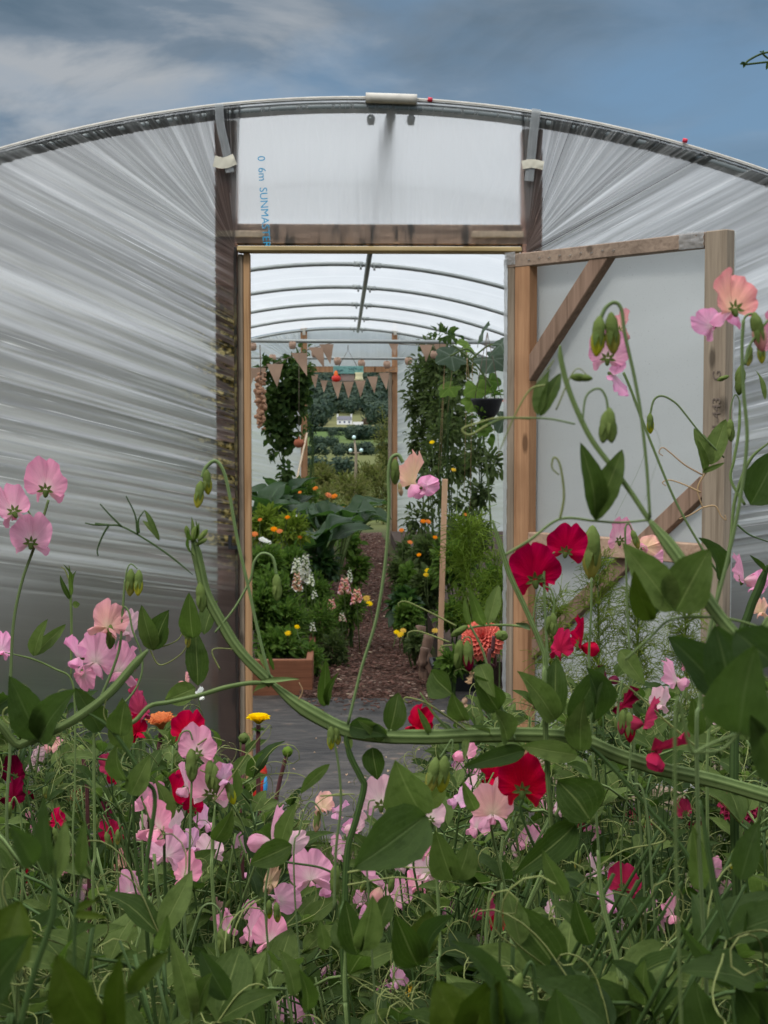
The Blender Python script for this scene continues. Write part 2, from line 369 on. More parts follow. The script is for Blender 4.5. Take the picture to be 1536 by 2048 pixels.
def grid_faces(nu, nv, closed=False):
    fs = []
    for j in range(nv-1):
        for i in range(nu-1): fs.append((j*nu+i, j*nu+i+1, (j+1)*nu+i+1, (j+1)*nu+i))
        if closed: fs.append((j*nu+nu-1, j*nu, (j+1)*nu, (j+1)*nu+nu-1))
    return fs
def catmull(pts, n=6):
    pts = [Vector(p) for p in pts]
    if len(pts) < 3: return [pts[0].lerp(pts[-1], i/n) for i in range(n+1)]
    q = [pts[0]*2-pts[1]]+pts+[pts[-1]*2-pts[-2]]
    out = []
    for i in range(1, len(q)-2):
        p0, p1, p2, p3 = q[i-1:i+3]
        for k in range(n):
            t = k/n
            out.append(.5*((2*p1)+(p2-p0)*t+(2*p0-5*p1+4*p2-p3)*t*t+(3*p1-p0-3*p2+p3)*t**3))
    out.append(pts[-1]); return out
def tube(mb, pts, r, n=6, mi=0, wing=0., rnd=None, cap=True, ref=Vector((0, 1, 0)), flat=1.):
    pts = [Vector(p) for p in pts]; m = len(pts)
    rr = (lambda k: r) if not callable(r) else r
    if rnd is None: rnd = random.random()
    vs, uvs = [], []
    L = 0.
    for k, p in enumerate(pts):
        t = (pts[min(k+1, m-1)]-pts[max(k-1, 0)])
        if t.length < 1e-9: t = Vector((0, 0, 1))
        t.normalize()
        a = t.cross(ref)
        if a.length < .05: a = t.cross(Vector((1, 0, .3)))
        a.normalize(); b = a.cross(t).normalized()
        rad = rr(k/(m-1))
        if k: L += (p-pts[k-1]).length
        for i in range(n):
            an = 2*pi*i/n
            w = 1.+wing*max(0., abs(cos(an))-.88)*8.4*(1.+(.22*n3((p.x*60, p.z*60, an)) if wing > .8 else 0.))
            vs.append(p+a*(cos(an)*rad*w)+b*(sin(an)*rad*flat)); uvs.append((i/n, L, 0.))
    fs = grid_faces(n, m, True)
    if cap: fs.append(tuple(range(n-1, -1, -1))); fs.append(tuple((m-1)*n+i for i in range(n)))
    mb.add(vs, fs, uvs, rnd, mi)
def box(mb, a, b, mi=0):
    x0, y0, z0 = a; x1, y1, z1 = b
    vs = [Vector((x, y, z)) for z in (z0, z1) for y in (y0, y1) for x in (x0, x1)]
    mb.add(vs, [(0, 2, 3, 1), (4, 5, 7, 6), (0, 1, 5, 4), (2, 6, 7, 3), (0, 4, 6, 2), (1, 3, 7, 5)], None, 0., mi)
def bevbox(mb, a, b, bv=.003, mi=0):
    """box with chamfered long edges, a little uneven"""
    x0, y0, z0 = a; x1, y1, z1 = b
    def ring(z, i): return [Vector(p) for p in ((x0+bv+i, y0+i, z), (x1-bv-i, y0+i, z), (x1-i, y0+bv+i, z), (x1-i, y1-bv-i, z), (x1-bv-i, y1-i, z), (x0+bv+i, y1-i, z), (x0+i, y1-bv-i, z), (x0+i, y0+bv+i, z))]
    vs = ring(z0, bv)+ring(z0+bv, 0)+ring(z1-bv, 0)+ring(z1, bv)
    fs = grid_faces(8, 4, True)+[tuple(range(7, -1, -1)), tuple(range(24, 32))]
    mb.add(vs, fs, None, 0., mi)
def plank(mb, p0, p1, side, w, th, mi=0, bv=.003):
    """timber from p0 to p1; side = vector across its face, w wide, th thick"""
    p0, p1 = Vector(p0), Vector(p1); d = (p1-p0); L = d.length; d.normalize()
    s = Vector(side); s = (s-d*s.dot(d)).normalized(); nn = d.cross(s).normalized()
    t = MB(); bevbox(t, (-w/2, -th/2, 0), (w/2, th/2, L), bv)
    mb.add([p0+s*v.x+nn*v.y+d*v.z for v in t.v], t.f, None, 0., mi)
def revolve(mb, prof, c, n=16, mi=0, axis=None, rnd=0.):
    c = Vector(c); ax = Vector(axis or (0, 0, 1)).normalized()
    a = ax.orthogonal().normalized(); b = ax.cross(a)
    vs, uvs = [], []
    for (r, z) in prof:
        for i in range(n):
            an = 2*pi*i/n; vs.append(c+ax*z+a*(r*cos(an))+b*(r*sin(an))); uvs.append((i/n, z, 0))
    mb.add(vs, grid_faces(n, len(prof), True), uvs, rnd, mi)
def leaf(mb, p0, p1, w, nrm, nu=5, nv=9, fold=.12, arch=.08, wave=.04, rnd=None, shape=.8, mi=0, blunt=.85, twist=0.):
    p0, p1 = Vector(p0), Vector(p1); d = p1-p0; L = d.length
    if L < 1e-6: return
    d = d/L; nrm = Vector(nrm); nrm = (nrm-d*nrm.dot(d))
    if nrm.length < 1e-4: nrm = d.orthogonal()
    nrm.normalize(); s = d.cross(nrm).normalized()
    if rnd is None: rnd = random.random()
    ph = random.uniform(0, 6.28); ph2 = random.uniform(0, 6.28)
    vs, uvs = [], []
    for j in range(nv):
        v = j/(nv-1)
        ww = max(0.02 if j < nv-1 else 0.0, sin(pi*min(1, v)**shape)**blunt)*w/2
        if nv > 12 and 0 < j < nv-1: ww *= random.uniform(.955, 1.04)
        off = arch*L*sin(pi*v*.9)-arch*L*.3*v*v*2
        tw = twist*v
        ss = s*cos(tw)+nrm*sin(tw); nn = nrm*cos(tw)-s*sin(tw)
        for i in range(nu):
            u = 2*i/(nu-1)-1
            z = abs(u)**1.3*fold*w + wave*w*sin(v*11+ph+(2 if u > 0 else 0))*u*u + .02*w*sin(u*5+ph2+v*6)
            q = p0+d*(L*v)+ss*(ww*u)+nn*(z*(ww*2/w+.2)+off)
            vs.append(q); uvs.append((u, v, 0.))
    mb.add(vs, grid_faces(nu, nv), uvs, rnd, mi)

# ------------------------------------------------------------------ camera, world, sun
cam = bpy.data.cameras.new('camera'); co = bpy.data.objects.new('camera', cam); COL.objects.link(co)
co.location = CAM
co.rotation_euler = Euler((pi/2-PITCH, 0, -YAW), 'XYZ')
cam.sensor_fit = 'VERTICAL'; cam.sensor_height = 36.; cam.sensor_width = 27.
cam.lens = F/2048*36.
cam.clip_start = .05; cam.clip_end = 6000
cam.dof.use_dof = True; cam.dof.focus_distance = 1.9; cam.dof.aperture_fstop = 32.
scene.camera = co

w = bpy.data.worlds.new('World'); scene.world = w; w.use_nodes = True
nt = w.node_tree; nt.nodes.clear()
class WT(NT):
    def __init__(s, t): s.t = t
W = WT(nt)
wout = nt.nodes.new('ShaderNodeOutputWorld')
SUN_EL, SUN_ROT = R(52), R(215)
sky = W.n('ShaderNodeTexSky', sky_type='NISHITA', sun_disc=False, sun_elevation=SUN_EL, sun_rotation=SUN_ROT, air_density=1.2, dust_density=1.5, ozone_density=2.0)
skyc = W.mix(1.0, sky.outputs[0], (.064, .068, .075, 1), 'MULTIPLY')
gen = W.coord('Generated')
sp = W.n('ShaderNodeSeparateXYZ', {0: gen})
zz = W.math('MAXIMUM', sp.outputs[2], .02)
pc = W.n('ShaderNodeCombineXYZ', {0: W.math('DIVIDE', sp.outputs[0], W.math('ADD', zz, .12)), 1: W.math('DIVIDE', sp.outputs[1], W.math('ADD', zz, .12)), 2: 0.}).outputs[0]
gc = W.mapping(gen, (1., 1., 2.6))
n1 = W.noise(gc, 5.2, 6, .52, .35)
n2 = W.noise(gc, 2.3, 3, .5, .2)
cov = W.n('ShaderNodeMapRange', {0: W.math('ADD', W.math('ADD', W.math('MULTIPLY', n1, .55), W.math('MULTIPLY', n2, .45)), W.math('MULTIPLY', sp.outputs[0], -.35)), 1: .40, 2: .60}).outputs[0]
lowx = W.n('ShaderNodeMapRange', {0: sp.outputs[0], 1: .05, 2: -.22}).outputs[0]
# pale break low on the left, heavier band above it
zq = W.math('DIVIDE', W.math('SUBTRACT', sp.outputs[2], W.math('ADD', .198, W.math('MULTIPLY', sp.outputs[0], -.10))), .022)
gz_ = W.math('POWER', 2.718, W.math('MULTIPLY', W.math('MULTIPLY', zq, zq), -1.0))
brk = W.math('MULTIPLY', W.math('MULTIPLY', gz_, W.n('ShaderNodeMapRange', {0: sp.outputs[0], 1: .03, 2: -.10}).outputs[0]), .15)
brk = W.math('SUBTRACT', brk, W.math('MULTIPLY', W.n('ShaderNodeMapRange', {0: sp.outputs[2], 1: .215, 2: .26}).outputs[0], .05))
cc = W.ramp(W.math('ADD', W.math('MULTIPLY', W.noise(gc, 6.1, 7, .56, .5), .75), W.math('ADD', W.math('MULTIPLY', W.noise(gc, 2.6, 3, .5, .2), .25), brk)), [(.36, (.085, .125, .165)), (.50, (.15, .19, .235)), (.62, (.34, .355, .37))])
skyb = W.mix(.72, skyc, (.125, .225, .345, 1))
col = W.mix(W.math('MULTIPLY', cov, .88), skyb, cc)
# brighter toward the zenith, as an overcast sky is
bz = W.n('ShaderNodeMapRange', {0: sp.outputs[2], 1: .30, 2: .85, 3: 0., 4: 1.}).outputs[0]
zen = W.mix(1.0, W.mix(W.noise(pc, 1.5, 4), (1.6, 1.7, 1.85, 1), (2.4, 2.4, 2.4, 1)), (1., 1., 1., 1), 'MULTIPLY')
col = W.mix(bz, col, zen)
bg = W.n('ShaderNodeBackground', {0: col, 1: 1.0})
nt.links.new(bg.outputs[0], wout.inputs[0])

sl = bpy.data.lights.new('sun', 'SUN'); sl.energy = 1.5; sl.angle = R(11); sl.color = (1, .96, .9)
so = bpy.data.objects.new('sun', sl); COL.objects.link(so)
# sun behind and to the left of the viewer, high
sd = Vector((-sin(R(35))*cos(SUN_EL), -cos(R(35))*cos(SUN_EL), sin(SUN_EL)))
so.rotation_euler = sd.to_track_quat('Z', 'Y').to_euler()
sky.sun_rotation = math.atan2(sd.x, sd.y)
scene.view_settings.view_transform = 'Standard'; scene.view_settings.look = 'None'
scene.view_settings.exposure = .34
scene.cycles.max_bounces = 8; scene.cycles.diffuse_bounces = 4; scene.cycles.transmission_bounces = 6
scene.cycles.transparent_max_bounces = 12; scene.cycles.glossy_bounces = 2
scene.cycles.use_denoising = True
scene.cycles.sample_clamp_indirect = 4.

# ------------------------------------------------------------------ terrain
def terrain_z(x, y):
    z = interp(y, [(-40, 0), (22, 0), (60, -.75), (200, -3.6), (350, -4.6), (600, -5.6), (900, -3.8), (1080, -.6), (1200, 3.2), (1400, 12), (2000, 82), (2600, 120), (4200, 130)])
    if y > 40: z += n3((x*.004, y*.004, 3))*smooth(40, 400, y)*.8 + smooth(1200, 2200, y)*n3((x*.0012, 0, 5))*30
    return z
mb = MB(); ys = [-30, -15, -6, -3, 0, 3, 6, 9, 12, 16, 20, 24, 30, 40, 55, 75, 100, 140, 190, 250, 320, 400, 480, 560, 640, 720, 800, 880, 960, 1020, 1080, 1140, 1200, 1260, 1330, 1400, 1500, 1600, 1700, 1800, 1900, 2000, 2200, 2500, 3000, 4200]
vs = []
nx = 41
for y in ys:
    hw = max(40, y*1.1+30)
    for i in range(nx):
        x = (2*i/(nx-1)-1); x = hw*(x*.35+x**3*.65)
        vs.append(Vector((x, y, terrain_z(x, y))))
mb.add(vs, grid_faces(nx, len(ys)))
kind(mb.build('terrain', M['ground']), 'structure')

Y0 = 5.80
BAY = 1.868
HY = [Y0+BAY*i for i in range(8)]
XC = PY(782, 200, Y0).x
ZR = PY(782, 196, Y0).z - .012

# weed membrane in front of and inside the door
mb = MB(); vs = []; nxm, nym = 60, 60
for j in range(nym):
    for i in range(nxm):
        x = lerp(-2.2, 2.6, i/(nxm-1)); y = lerp(5.0, 7.95, j/(nym-1))
        if j == 0: y += .12*n3((x*2, 0, 1))
        z = .008+.016*max(0, n3((x*1.4+y*.3, y*3.6, 2))+.2)+.006*max(0, n3((x*7, y*9, 4)))
        vs.append(Vector((x, y, z)))
mb.add(vs, grid_faces(nxm, nym)); kind(mb.build('ground_membrane', M['membrane']), 'structure')
# bark path
def path_edges(y): return (-.15+.02*(y-7.8)+.05*n3((0, y*1.1, 0)), .42+.05*n3((4, y*1.1, 0)))
mb = MB(); vs = []; nyp = 60
for j in range(nyp):
    y = lerp(7.6, 19.5, j/(nyp-1)); a, b = path_edges(y)
    for i in range(9):
        x = lerp(a-.06, b+.06, i/8); vs.append(Vector((x, y, .035+.012*n3((x*8, y*8, 0)) - (.03 if j == 0 else 0))))
mb.add(vs, grid_faces(9, nyp)); kind(mb.build('path', M['path']), 'structure')
mb = MB()
for k in range(3800):
    y = 6.9+12*random.random()**1.7; a, b = path_edges(max(7.6, y))
    x = random.uniform(a-.05, b+.05); z = .045
    if y < 7.8:
        if random.random() > smooth(6.9, 7.8, y)**2: continue
        z = .03
    L = random.uniform(.012, .038); wd = L*random.uniform(.3, .6)
    an = random.uniform(0, pi); d = Vector((cos(an), sin(an), random.uniform(-.3, .3)))*L/2; s = Vector((-sin(an), cos(an), random.uniform(-.3, .3)))*wd/2
    c = Vector((x, y, z+random.uniform(-.004, .012))); h = Vector((0, 0, .004))
    pale = random.random() < .035
    mb.add([c-d-s, c+d-s*.6, c+d*.8+s, c-d*.9+s*.8, c-d-s+h, c+d-s*.6+h, c+d*.8+s+h, c-d*.9+s*.8+h], [(4, 5, 6, 7), (0, 1, 5, 4), (1, 2, 6, 5), (2, 3, 7, 6), (3, 0, 4, 7)], None, random.random(), 1 if pale else 0)
o = mb.build('bark_chips', [M['chip1'], M['wood_pale']], smooth=False)
tag(o, 'reddish brown bark chips scattered over the tunnel path', 'bark chips'); kind(o, 'stuff')

# ------------------------------------------------------------------ polytunnel
tun = thing('polytunnel', 'clear polythene tunnel greenhouse on curved metal hoops with timber doorway', 'greenhouse', (XC, Y0, 0))
HALF = 2.74; SPL = 1.75
def hoop_pts(k=.028, n=26, dz=0.):
    """points of the hoop from left foot to right foot in (x, z) about the ridge line"""
    out = []
    def arc(x): return ZR+dz-x*x/(2*4.5)-k*x*(1-smooth(1.7, 2.7, abs(x)))
    def side(s):
        x0 = s*SPL; z0 = arc(x0); sl = -(x0/4.5)-k
        p0 = Vector((x0, z0)); p1 = p0+Vector((s*.62, sl*s*.62)); p3 = Vector((s*HALF, 0)); p2 = Vector((s*HALF, 1.25))
        r = []
        for i in range(1, 13):
            t = i/12; r.append(p0*(1-t)**3+p1*3*t*(1-t)**2+p2*3*t*t*(1-t)+p3*t**3)
        return r
    L = list(reversed(side(-1)))
    mid = [Vector((x, arc(x))) for x in [lerp(-SPL, SPL, i/n) for i in range(n+1)]]
    return L+mid+side(1)
for i, hy in enumerate(HY):
    kk = .028 if i == 0 else (.05 if i < 7 else .045)
    hp = hoop_pts(kk)
    r = .021 if i == 0 else .0165
    mb = MB(); tube(mb, [Vector((XC+p.x, hy, p.y-r-.004)) for p in hp], r, 10)
    h = mb.build('hoop', M['galv_d' if i == 0 else 'galv'], tun)
    # ridge clamps
    if i:
        for s in (-1, 1):
            mb = MB()
            zc = ZR-r-.004-kk*s*.06
            tube(mb, [Vector((XC+s*.035, hy, zc)), Vector((XC+s*.10, hy, zc-kk*.06*s))], r*1.25, 10)
            tube(mb, [Vector((XC+s*.05, hy-.01, zc-.01)), Vector((XC+s*.05, hy-.012, zc-.04))], .008, 6)
            mb.build('clamp', M['galv'], h)
mb = MB(); tube(mb, [Vector((XC, Y0+.02, ZR-.05)), Vector((XC, HY[-1], ZR-.05))], .019, 10)
mb.build('ridge_pole', M['galv_d'], tun)
for bi, hy in ((4, HY[4]), (6, HY[6])):
    mb = MB(); zb = 2.11 if bi == 4 else 2.13
    tube(mb, [Vector((XC-2.1, hy, zb+.01)), Vector((XC+2.1, hy, zb-.012))], .017 if bi == 4 else .015, 10)
    mb.build('crossbar', M['galv'], tun)
# roof cover
def cover():
    mb = MB(); rows = []
    vs, uvs, rn = [], [], []
    hps = []
    ny = 57
    for j in range(ny):
        y = lerp(Y0-.03, HY[-1]+.03, j/(ny-1)); fr = ((y-Y0)/BAY) % 1.
        kk = lerp(.028, .05, smooth(Y0, Y0+1.8, y))
        hp = hoop_pts(kk, 40)
        sag = .0 if True else 0
        for i, p in enumerate(hp):
            wv = .006*sin(fr*pi)*n3((i*.6, y*2.2, 0))
            vs.append(Vector((XC+p.x, y, p.y+.002-.012*sin(fr*pi)+wv))); uvs.append((y*.23+i*.004, i/len(hp), 0)); rn.append(max(0, n3((i*.5, y*1.3, 7))))
    mb.add(vs, grid_faces(len(hp), ny), uvs, rn)
    return mb
cov_o = cover().build('roof_film', M['film_roof'], tun)
# white foam tape line along the front hoop and the sleeve at the ridge
hp0 = hoop_pts(.028, 40)
mb = MB(); tube(mb, [Vector((XC+p.x, Y0-.012, p.y+.007)) for p in hp0], .0072, 6, flat=1.9)
tp = mb.build('edge_tape', M['whitetape'], tun)
mb = MB()
for k in range(2):
    tube(mb, [Vector((XC+x, Y0-.03, ZR+.004-.028*x-.004*(x*10)**2*.1)) for x in [lerp(-.095, .095, i/8) for i in range(9)]], .019-.002*k, 10)
mb.build('ridge_sleeve', M['whitetape'], tun)
for xx in (-.075, .075):
    mb = MB(); c = Vector((XC+xx, Y0+.01, ZR-.055)); tube(mb, [c, c-Vector((0, 0, .028))], .013, 8); tube(mb, [c-Vector((0, .02, .01)), c+Vector((0, .02, -.01))], .016, 8)
    mb.build('clamp_bolt', M['galv_d'], tun)
for (px, py) in ((860, 199), (1370, 281)):
    p = PY(px, py, Y0-.026); mb = MB(); tube(mb, [p-Vector((.008, 0, -.001)), p+Vector((.008, 0, -.002))], .0085, 6); mb.build('red_mark', M['mark_red'], tun)

def hoopz(x, k=.028):
    """z of the front hoop's top at x relative to XC"""
    hp = hp0
    for a, b in zip(hp, hp[1:]):
        if a.x <= x <= b.x and b.x > a.x: return lerp(a.y, b.y, (x-a.x)/(b.x-a.x))
    return 0.
def hit_hoop(a, d):
    """ray in the wall plane from a (x,z) along d until it meets the hoop"""
    lo, hi = 0., 6.
    for _ in range(60):
        m = (lo+hi)/2; p = a+d*m
        if p.y < 0: inside = False
        elif abs(p.x) >= HALF: inside = False
        else: inside = p.y < hoopz(p.x)
        if inside: lo = m
        else: hi = m
    return a+d*lo

xl = PY(472, 900, Y0).x-XC; xr = PY(1050, 900, Y0).x-XC
zlint = PY(700, 491, Y0).z
def side_film(sgn):
    """ruled, pleated sheet from the door post out to the hoop"""
    xe = xl if sgn < 0 else xr
    rnd_state = random.Random(11 if sgn < 0 else 23)
    N = 1000; NS = 26
    tab = [(1.98, .56), (1.80, .52), (1.68, .50), (1.52, .42), (1.38, .33), (1.18, .23), (.96, .16), (.76, .14), (.5, .08), (0., .0)]
    tab = sorted((a*zlint/1.98, b) for a, b in tab)
    mb = MB(); vs, uvs, rn, ds = [], [], [], []
    off = 31. if sgn < 0 else 77.
    for k in range(N):
        t = k/(N-1)
        if t < .34:
            q = t/.34; za = zlint-.02*q; ang = lerp(R(93), math.atan(.56), q**.85)
            d = Vector((sgn*cos(ang), sin(ang)))
        else:
            q = (t-.34)/.66; za = lerp(zlint-.02, 0.0, q**1.12); m = interp(za, tab)
            d = Vector((sgn, m)).normalized()
        a = Vector((xe, za)); b = hit_hoop(a+Vector((sgn*.002, 0)), d)
        L = (b-a).length
        calm = smooth(.62, .86, za) if za < 1. else 1.
        ft = 1.25 if t < .34 else 1.0
        h1 = n3((t*40*ft, off, 0)); h2 = n3((t*95*ft, off, 3)); h3 = n3((t*17, off, 6))
        ridge = (1-min(1, abs(h1)*4))**2*.8+(1-min(1, abs(h2)*5))**2*.3
        # crests broaden and start at different distances
        st = n3((t*120, off, 9))*.5+.5
        for j in range(NS):
            s = (j/(NS-1))**1.5
            fade = exp(-((s)/(.32+.9*st))**2)*.75+.25
            if t < .34: fade = lerp(1., .45, s)
            wob = .5*n3((t*60, s*2.2, off))
            amp = (ridge*.016+h1*.020+h3*.034*s+wob*.006)*calm*fade
            amp *= smooth(0, .05, s)*.85+.15
            if t < .34: amp *= clamp(s*L/.7, .03, 1.)
            p = a.lerp(b, s)
            vs.append(Vector((XC+p.x, Y0-.014-abs(amp)*1.5-.004*s, p.y-.012*s*0))); uvs.append((t, s*L, lerp(.08, 1., calm)))
            rn.append(clamp(ridge*calm*fade*(.7+wob))); ds.append(abs(p.x-xe)+.0001)
    mb.add(vs, grid_faces(NS, N), uvs, rn, 0, ds)
    return mb
side_film(-1).build('side_film', M['film'], tun)
side_film(1).build('side_film', M['film'], tun)
# gable film above the door
mb = MB(); vs, uvs, rn, dd_ = [], [], [], []; NX, NZ = 260, 16
for i in range(NX):
    u = i/(NX-1); ds_ = 0; xb = lerp(xl, xr, u); xt = lerp(xl-.05, xr+.05, u)+.06*n3((u*5, 0, 4)); xt = clamp(xt, xl-.05, xr+.05)
    h = n3((u*34, 1, 0)); h2 = n3((u*90, 2, 0)); rg = (1-min(1, abs(h)*4))**3
    for j in range(NZ):
        v = j/(NZ-1); zb = zlint+.006; zt = hoopz(xt)-.002
        x = lerp(xb, xt, v); z = lerp(zb, zt, v)
        f = .35+.65*abs(2*v-1)
        vs.append(Vector((XC+x, Y0-.018-.0035*abs(h)*f-.0025*rg*f-.001*abs(h2), z))); uvs.append((u*.45+.02*n3((v*3, u*8, 2)), v, 0)); rn.append(clamp(rg*f*.5)); dd_.append(z-zlint+.001)
mb.add(vs, grid_faces(NZ, NX), uvs, rn, 0, dd_); mb.build('gable_film', M['film_top'], tun)
# gathered film edge along the door post
mb = MB(); pts = []
for k in range(90):
    z = lerp(zlint-.01, .02, k/89); pts.append(Vector((XC+xl+.002+.003*n3((0, z*30, 1)), Y0-.022+.004*n3((3, z*40, 0)), z)))
tube(mb, pts, lambda t: .006+.003*n3((t*160, 2, 2)), 7); mb.build('gathered_edge', M['film'], tun)

# timber
def post(pxl, pxr, ytop, Y, th, mat, name='door_post', zbot=0., parent=tun):
    a = PY(pxl, ytop, Y); b = PY(pxr, ytop, Y)
    mb = MB(); bevbox(mb, (a.x, Y, zbot), (b.x, Y+th, a.z)); return mb.build(name, mat, parent, smooth=False)
post(429, 473, 240, Y0+.0, .07, M['wood_red'])
post(1046, 1086, 257, Y0+.0, .07, M['wood_red'])
post(475, 486, 508, Y0-.004, .06, M['wood_grey'], 'door_stop')
post(486.5, 500, 506, Y0-.012, .045, M['wood_stop'], 'door_stop')
def hbar(x0, x1, ya, yb, Y, th, mat, name):
    a = PY(x0, ya, Y); b = PY(x1, yb, Y); mb = MB(); bevbox(mb, (a.x, Y, b.z), (b.x, Y+th, a.z)); return mb.build(name, mat, tun, smooth=False)
lin = hbar(474, 1045, 447, 489.5, Y0+.005, .06, M['wood_lintel'], 'lintel')
hbar(474, 1044, 491.5, 503, Y0-.045, .10, M['wood_strip'], 'head_strip')
hbar(431, 530, 461, 474.5, Y0-.0115, .010, M['wood_pale'], 'batten')
hbar(943, 1048, 462, 475.5, Y0-.0115, .010, M['wood_pale'], 'batten')
# masking and clear tape on the posts
def strip(pts, wpx, Y, mat, name, parent=tun):
    mb = MB(); vs, uvs = [], []
    pp = catmull([PY(x, y, Y) for x, y in pts], 6)
    wd = wpx/F*Y/2
    for k, p in enumerate(pp):
        d = (pp[min(k+1, len(pp)-1)]-pp[max(k-1, 0)]).normalized(); s = d.cross(Vector((0, 1, 0))).normalized()
        for u in (-1, -.5, 0, .5, 1):
            vs.append(p+s*(wd*u*(1+.08*n3((k*.7, u, 0))))+Vector((0, -.004*n3((k*.5, u*2, 1))-.001*(1-abs(u)), 0))); uvs.append((.1*u, k*.1, 0))
    n = len(pp)
    fs = grid_faces(5, n)
    vb = [v+Vector((0, .0015, 0)) for v in vs]
    mb.add(vs+vb, fs+[tuple(i+5*n for i in reversed(f)) for f in fs], uvs+uvs); return mb.build(name, mat, parent)
strip([(438, 208), (441, 250), (452, 300), (460, 345)], 17, Y0-.032, M['tape'], 'clear_tape')
strip([(1073, 218), (1067, 265), (1062, 320), (1058, 362)], 18, Y0-.032, M['tape'], 'clear_tape')
strip([(428, 322), (448, 326), (470, 318)], 22, Y0-.036, M['mtape'], 'masking_tape')
strip([(1044, 330), (1064, 327), (1087, 331)], 17, Y0-.036, M['mtape'], 'masking_tape')
# printing on the film (reads mirrored from outside)
def text_obj(body, size, name, mat, parent, mtx, ext=.0006):
    cu = bpy.data.curves.new(name, 'FONT'); cu.body = body; cu.size = size; cu.extrude = ext; cu.resolution_u = 3
    to = bpy.data.objects.new(name, cu); COL.objects.link(to)
    bpy.context.view_layer.update()
    me = bpy.data.meshes.new_from_object(to.evaluated_get(bpy.context.evaluated_depsgraph_get()))
    COL.objects.unlink(to); bpy.data.objects.remove(to)
    me.transform(mtx); me.materials.clear(); me.materials.append(mat)
    o = bpy.data.objects.new(name, me); COL.objects.link(o); o.parent = parent; o.location = -world_loc(parent)
    return o
p = PY(515, 312, Y0-.026)
# local x runs down the sheet, mirrored across
mt = Matrix(((.06, 1., 0, p.x), (0, 0, 1., p.y), (-1., .06, 0, p.z), (0, 0, 0, 1)))
text_obj('0  6m  SUNMASTER', .040, 'lettering', M['print'], tun, mt)

# door, opened outward past a right angle
hin = PY(1021, 510, Y0-.05); far = P(1462, 458, 5.0)
far = PY(1462, 458, 4.99)
dvec = Vector((far.x-hin.x, far.y-hin.y, 0)); DW = dvec.length; dv = dvec.normalized()
dn = Vector((-dv.y, dv.x, 0))
if dn.y > 0: dn = -dn     # toward the camera
def dpt(px, py, off=0.):
    r = ray(px, py); pl = hin+dn*off
    k = (pl-CAM).dot(dn)/r.dot(dn); return CAM+r*k
door = thing('tunnel_door', 'timber framed polythene door swung open on right of doorway', 'door', (hin.x, hin.y, 0))
door.parent = tun; door.location = Vector((hin.x, hin.y, 0))-tun.location
del door['category']; del door['label']
door.name = 'door'
ztop = hin.z; zb = .07; TH = .045
def dm(name, pa, pb, side, wd, mat, off, th=TH):
    mb = MB(); plank(mb, pa+dn*off, pb+dn*off, side, wd, th); return mb.build(name, mat, door, smooth=False)
up3 = Vector((0, 0, 1))
SW = .088
base = Vector((hin.x, hin.y, 0))
dm('stile', base+dv*(.022)+up3*zb, base+dv*.022+up3*(ztop-.03), dv, .036, M['wood_grey'], .0)
dm('stile', base+dv*(.080)+up3*zb, base+dv*.080+up3*(ztop-.048), dv, .075, M['wood_new'], .0)
dm('stile', base+dv*(DW-SW/2)+up3*zb, base+dv*(DW-SW/2)+up3*(ztop+.0), dv, SW, M['wood_grey'], .0)
dm('rail', base+dv*.0+up3*(ztop-.026), base+dv*(DW-SW-.001)+up3*(ztop-.026), up3, .050, M['wood_grey_x'], .002)
ml = dpt(1062, 1082); mr = dpt(1400, 1102)
zm = ml.z
dm('rail', base+dv*.118+up3*zm, base+dv*(DW-SW-.001)+up3*zm, up3, .068, M['wood_midrail'], .003)
dm('rail', base+dv*.118+up3*(zb+.04), base+dv*(DW-SW-.001)+up3*(zb+.04), up3, .068, M['wood_grey_x'], .003)
dm('brace', dpt(1036, 782, .0), dpt(1214, 503, .0), dv, .066, M['wood_brace'], -.001, .042)
dm('brace', dpt(1030, 1335, -.02), dpt(1416, 966, -.02), dv, .062, M['wood_brace'], .0, .038)
# door film on the outer face
mb = MB(); vs, uvs, rn = [], [], []
for i in range(40):
    for j in range(60):
        u, v = i/39, j/59
        q = base+dv*(u*(DW-.004)+.002)+up3*lerp(zb, ztop-.004, v)-dn*(TH/2+.004+.006*n3((u*3, v*4, 5))+.004)
        vs.append(q); uvs.append((u*.4, v*2, 0)); rn.append(max(0, n3((u*4, v*25, 2)))*.3*smooth(.6, .2, v))
mb.add(vs, grid_faces(60, 40), uvs, rn); mb.build('door_film', M['film_door'], door)
# crumpled film wrapped over the corners of the door
for (s0, s1, z0_, z1_) in ((-.004, .05, ztop-.04, ztop+.006), (DW-SW-.10, DW-SW+.0, ztop-.052, ztop+.004), (-.006, .012, .1, ztop-.02)):
    mb = MB(); vs, uvs, rn = [], [], []
    ni, nj = 14, 14 if z1_-z0_ < .2 else 120
    for i in range(ni):
        for j in range(nj):
            u, v = i/(ni-1), j/(nj-1)
            nn_ = n3((u*6, v*(6 if nj < 20 else 60), 3+s0)); q = base+dv*lerp(s0, s1, u)+up3*lerp(z0_, z1_, v)+dn*(TH/2+.005+.006*nn_)
            vs.append(q); uvs.append((u, v, 0)); rn.append(clamp(abs(nn_)*2))
    mb.add(vs, grid_faces(nj, ni), uvs, rn); mb.build('wrapped_film', M['tape'], door)
# staples along the top rail
for k in range(9):
    mb = MB()
    c = base+dv*(.12+k*.05)+up3*(ztop-.030+.004*(k % 2))+dn*(TH/2+.006); tube(mb, [c-dv*.006-up3*.002, c+dv*.006+up3*.002], .0012, 4); mb.build('staple', M['galv_d'], door)
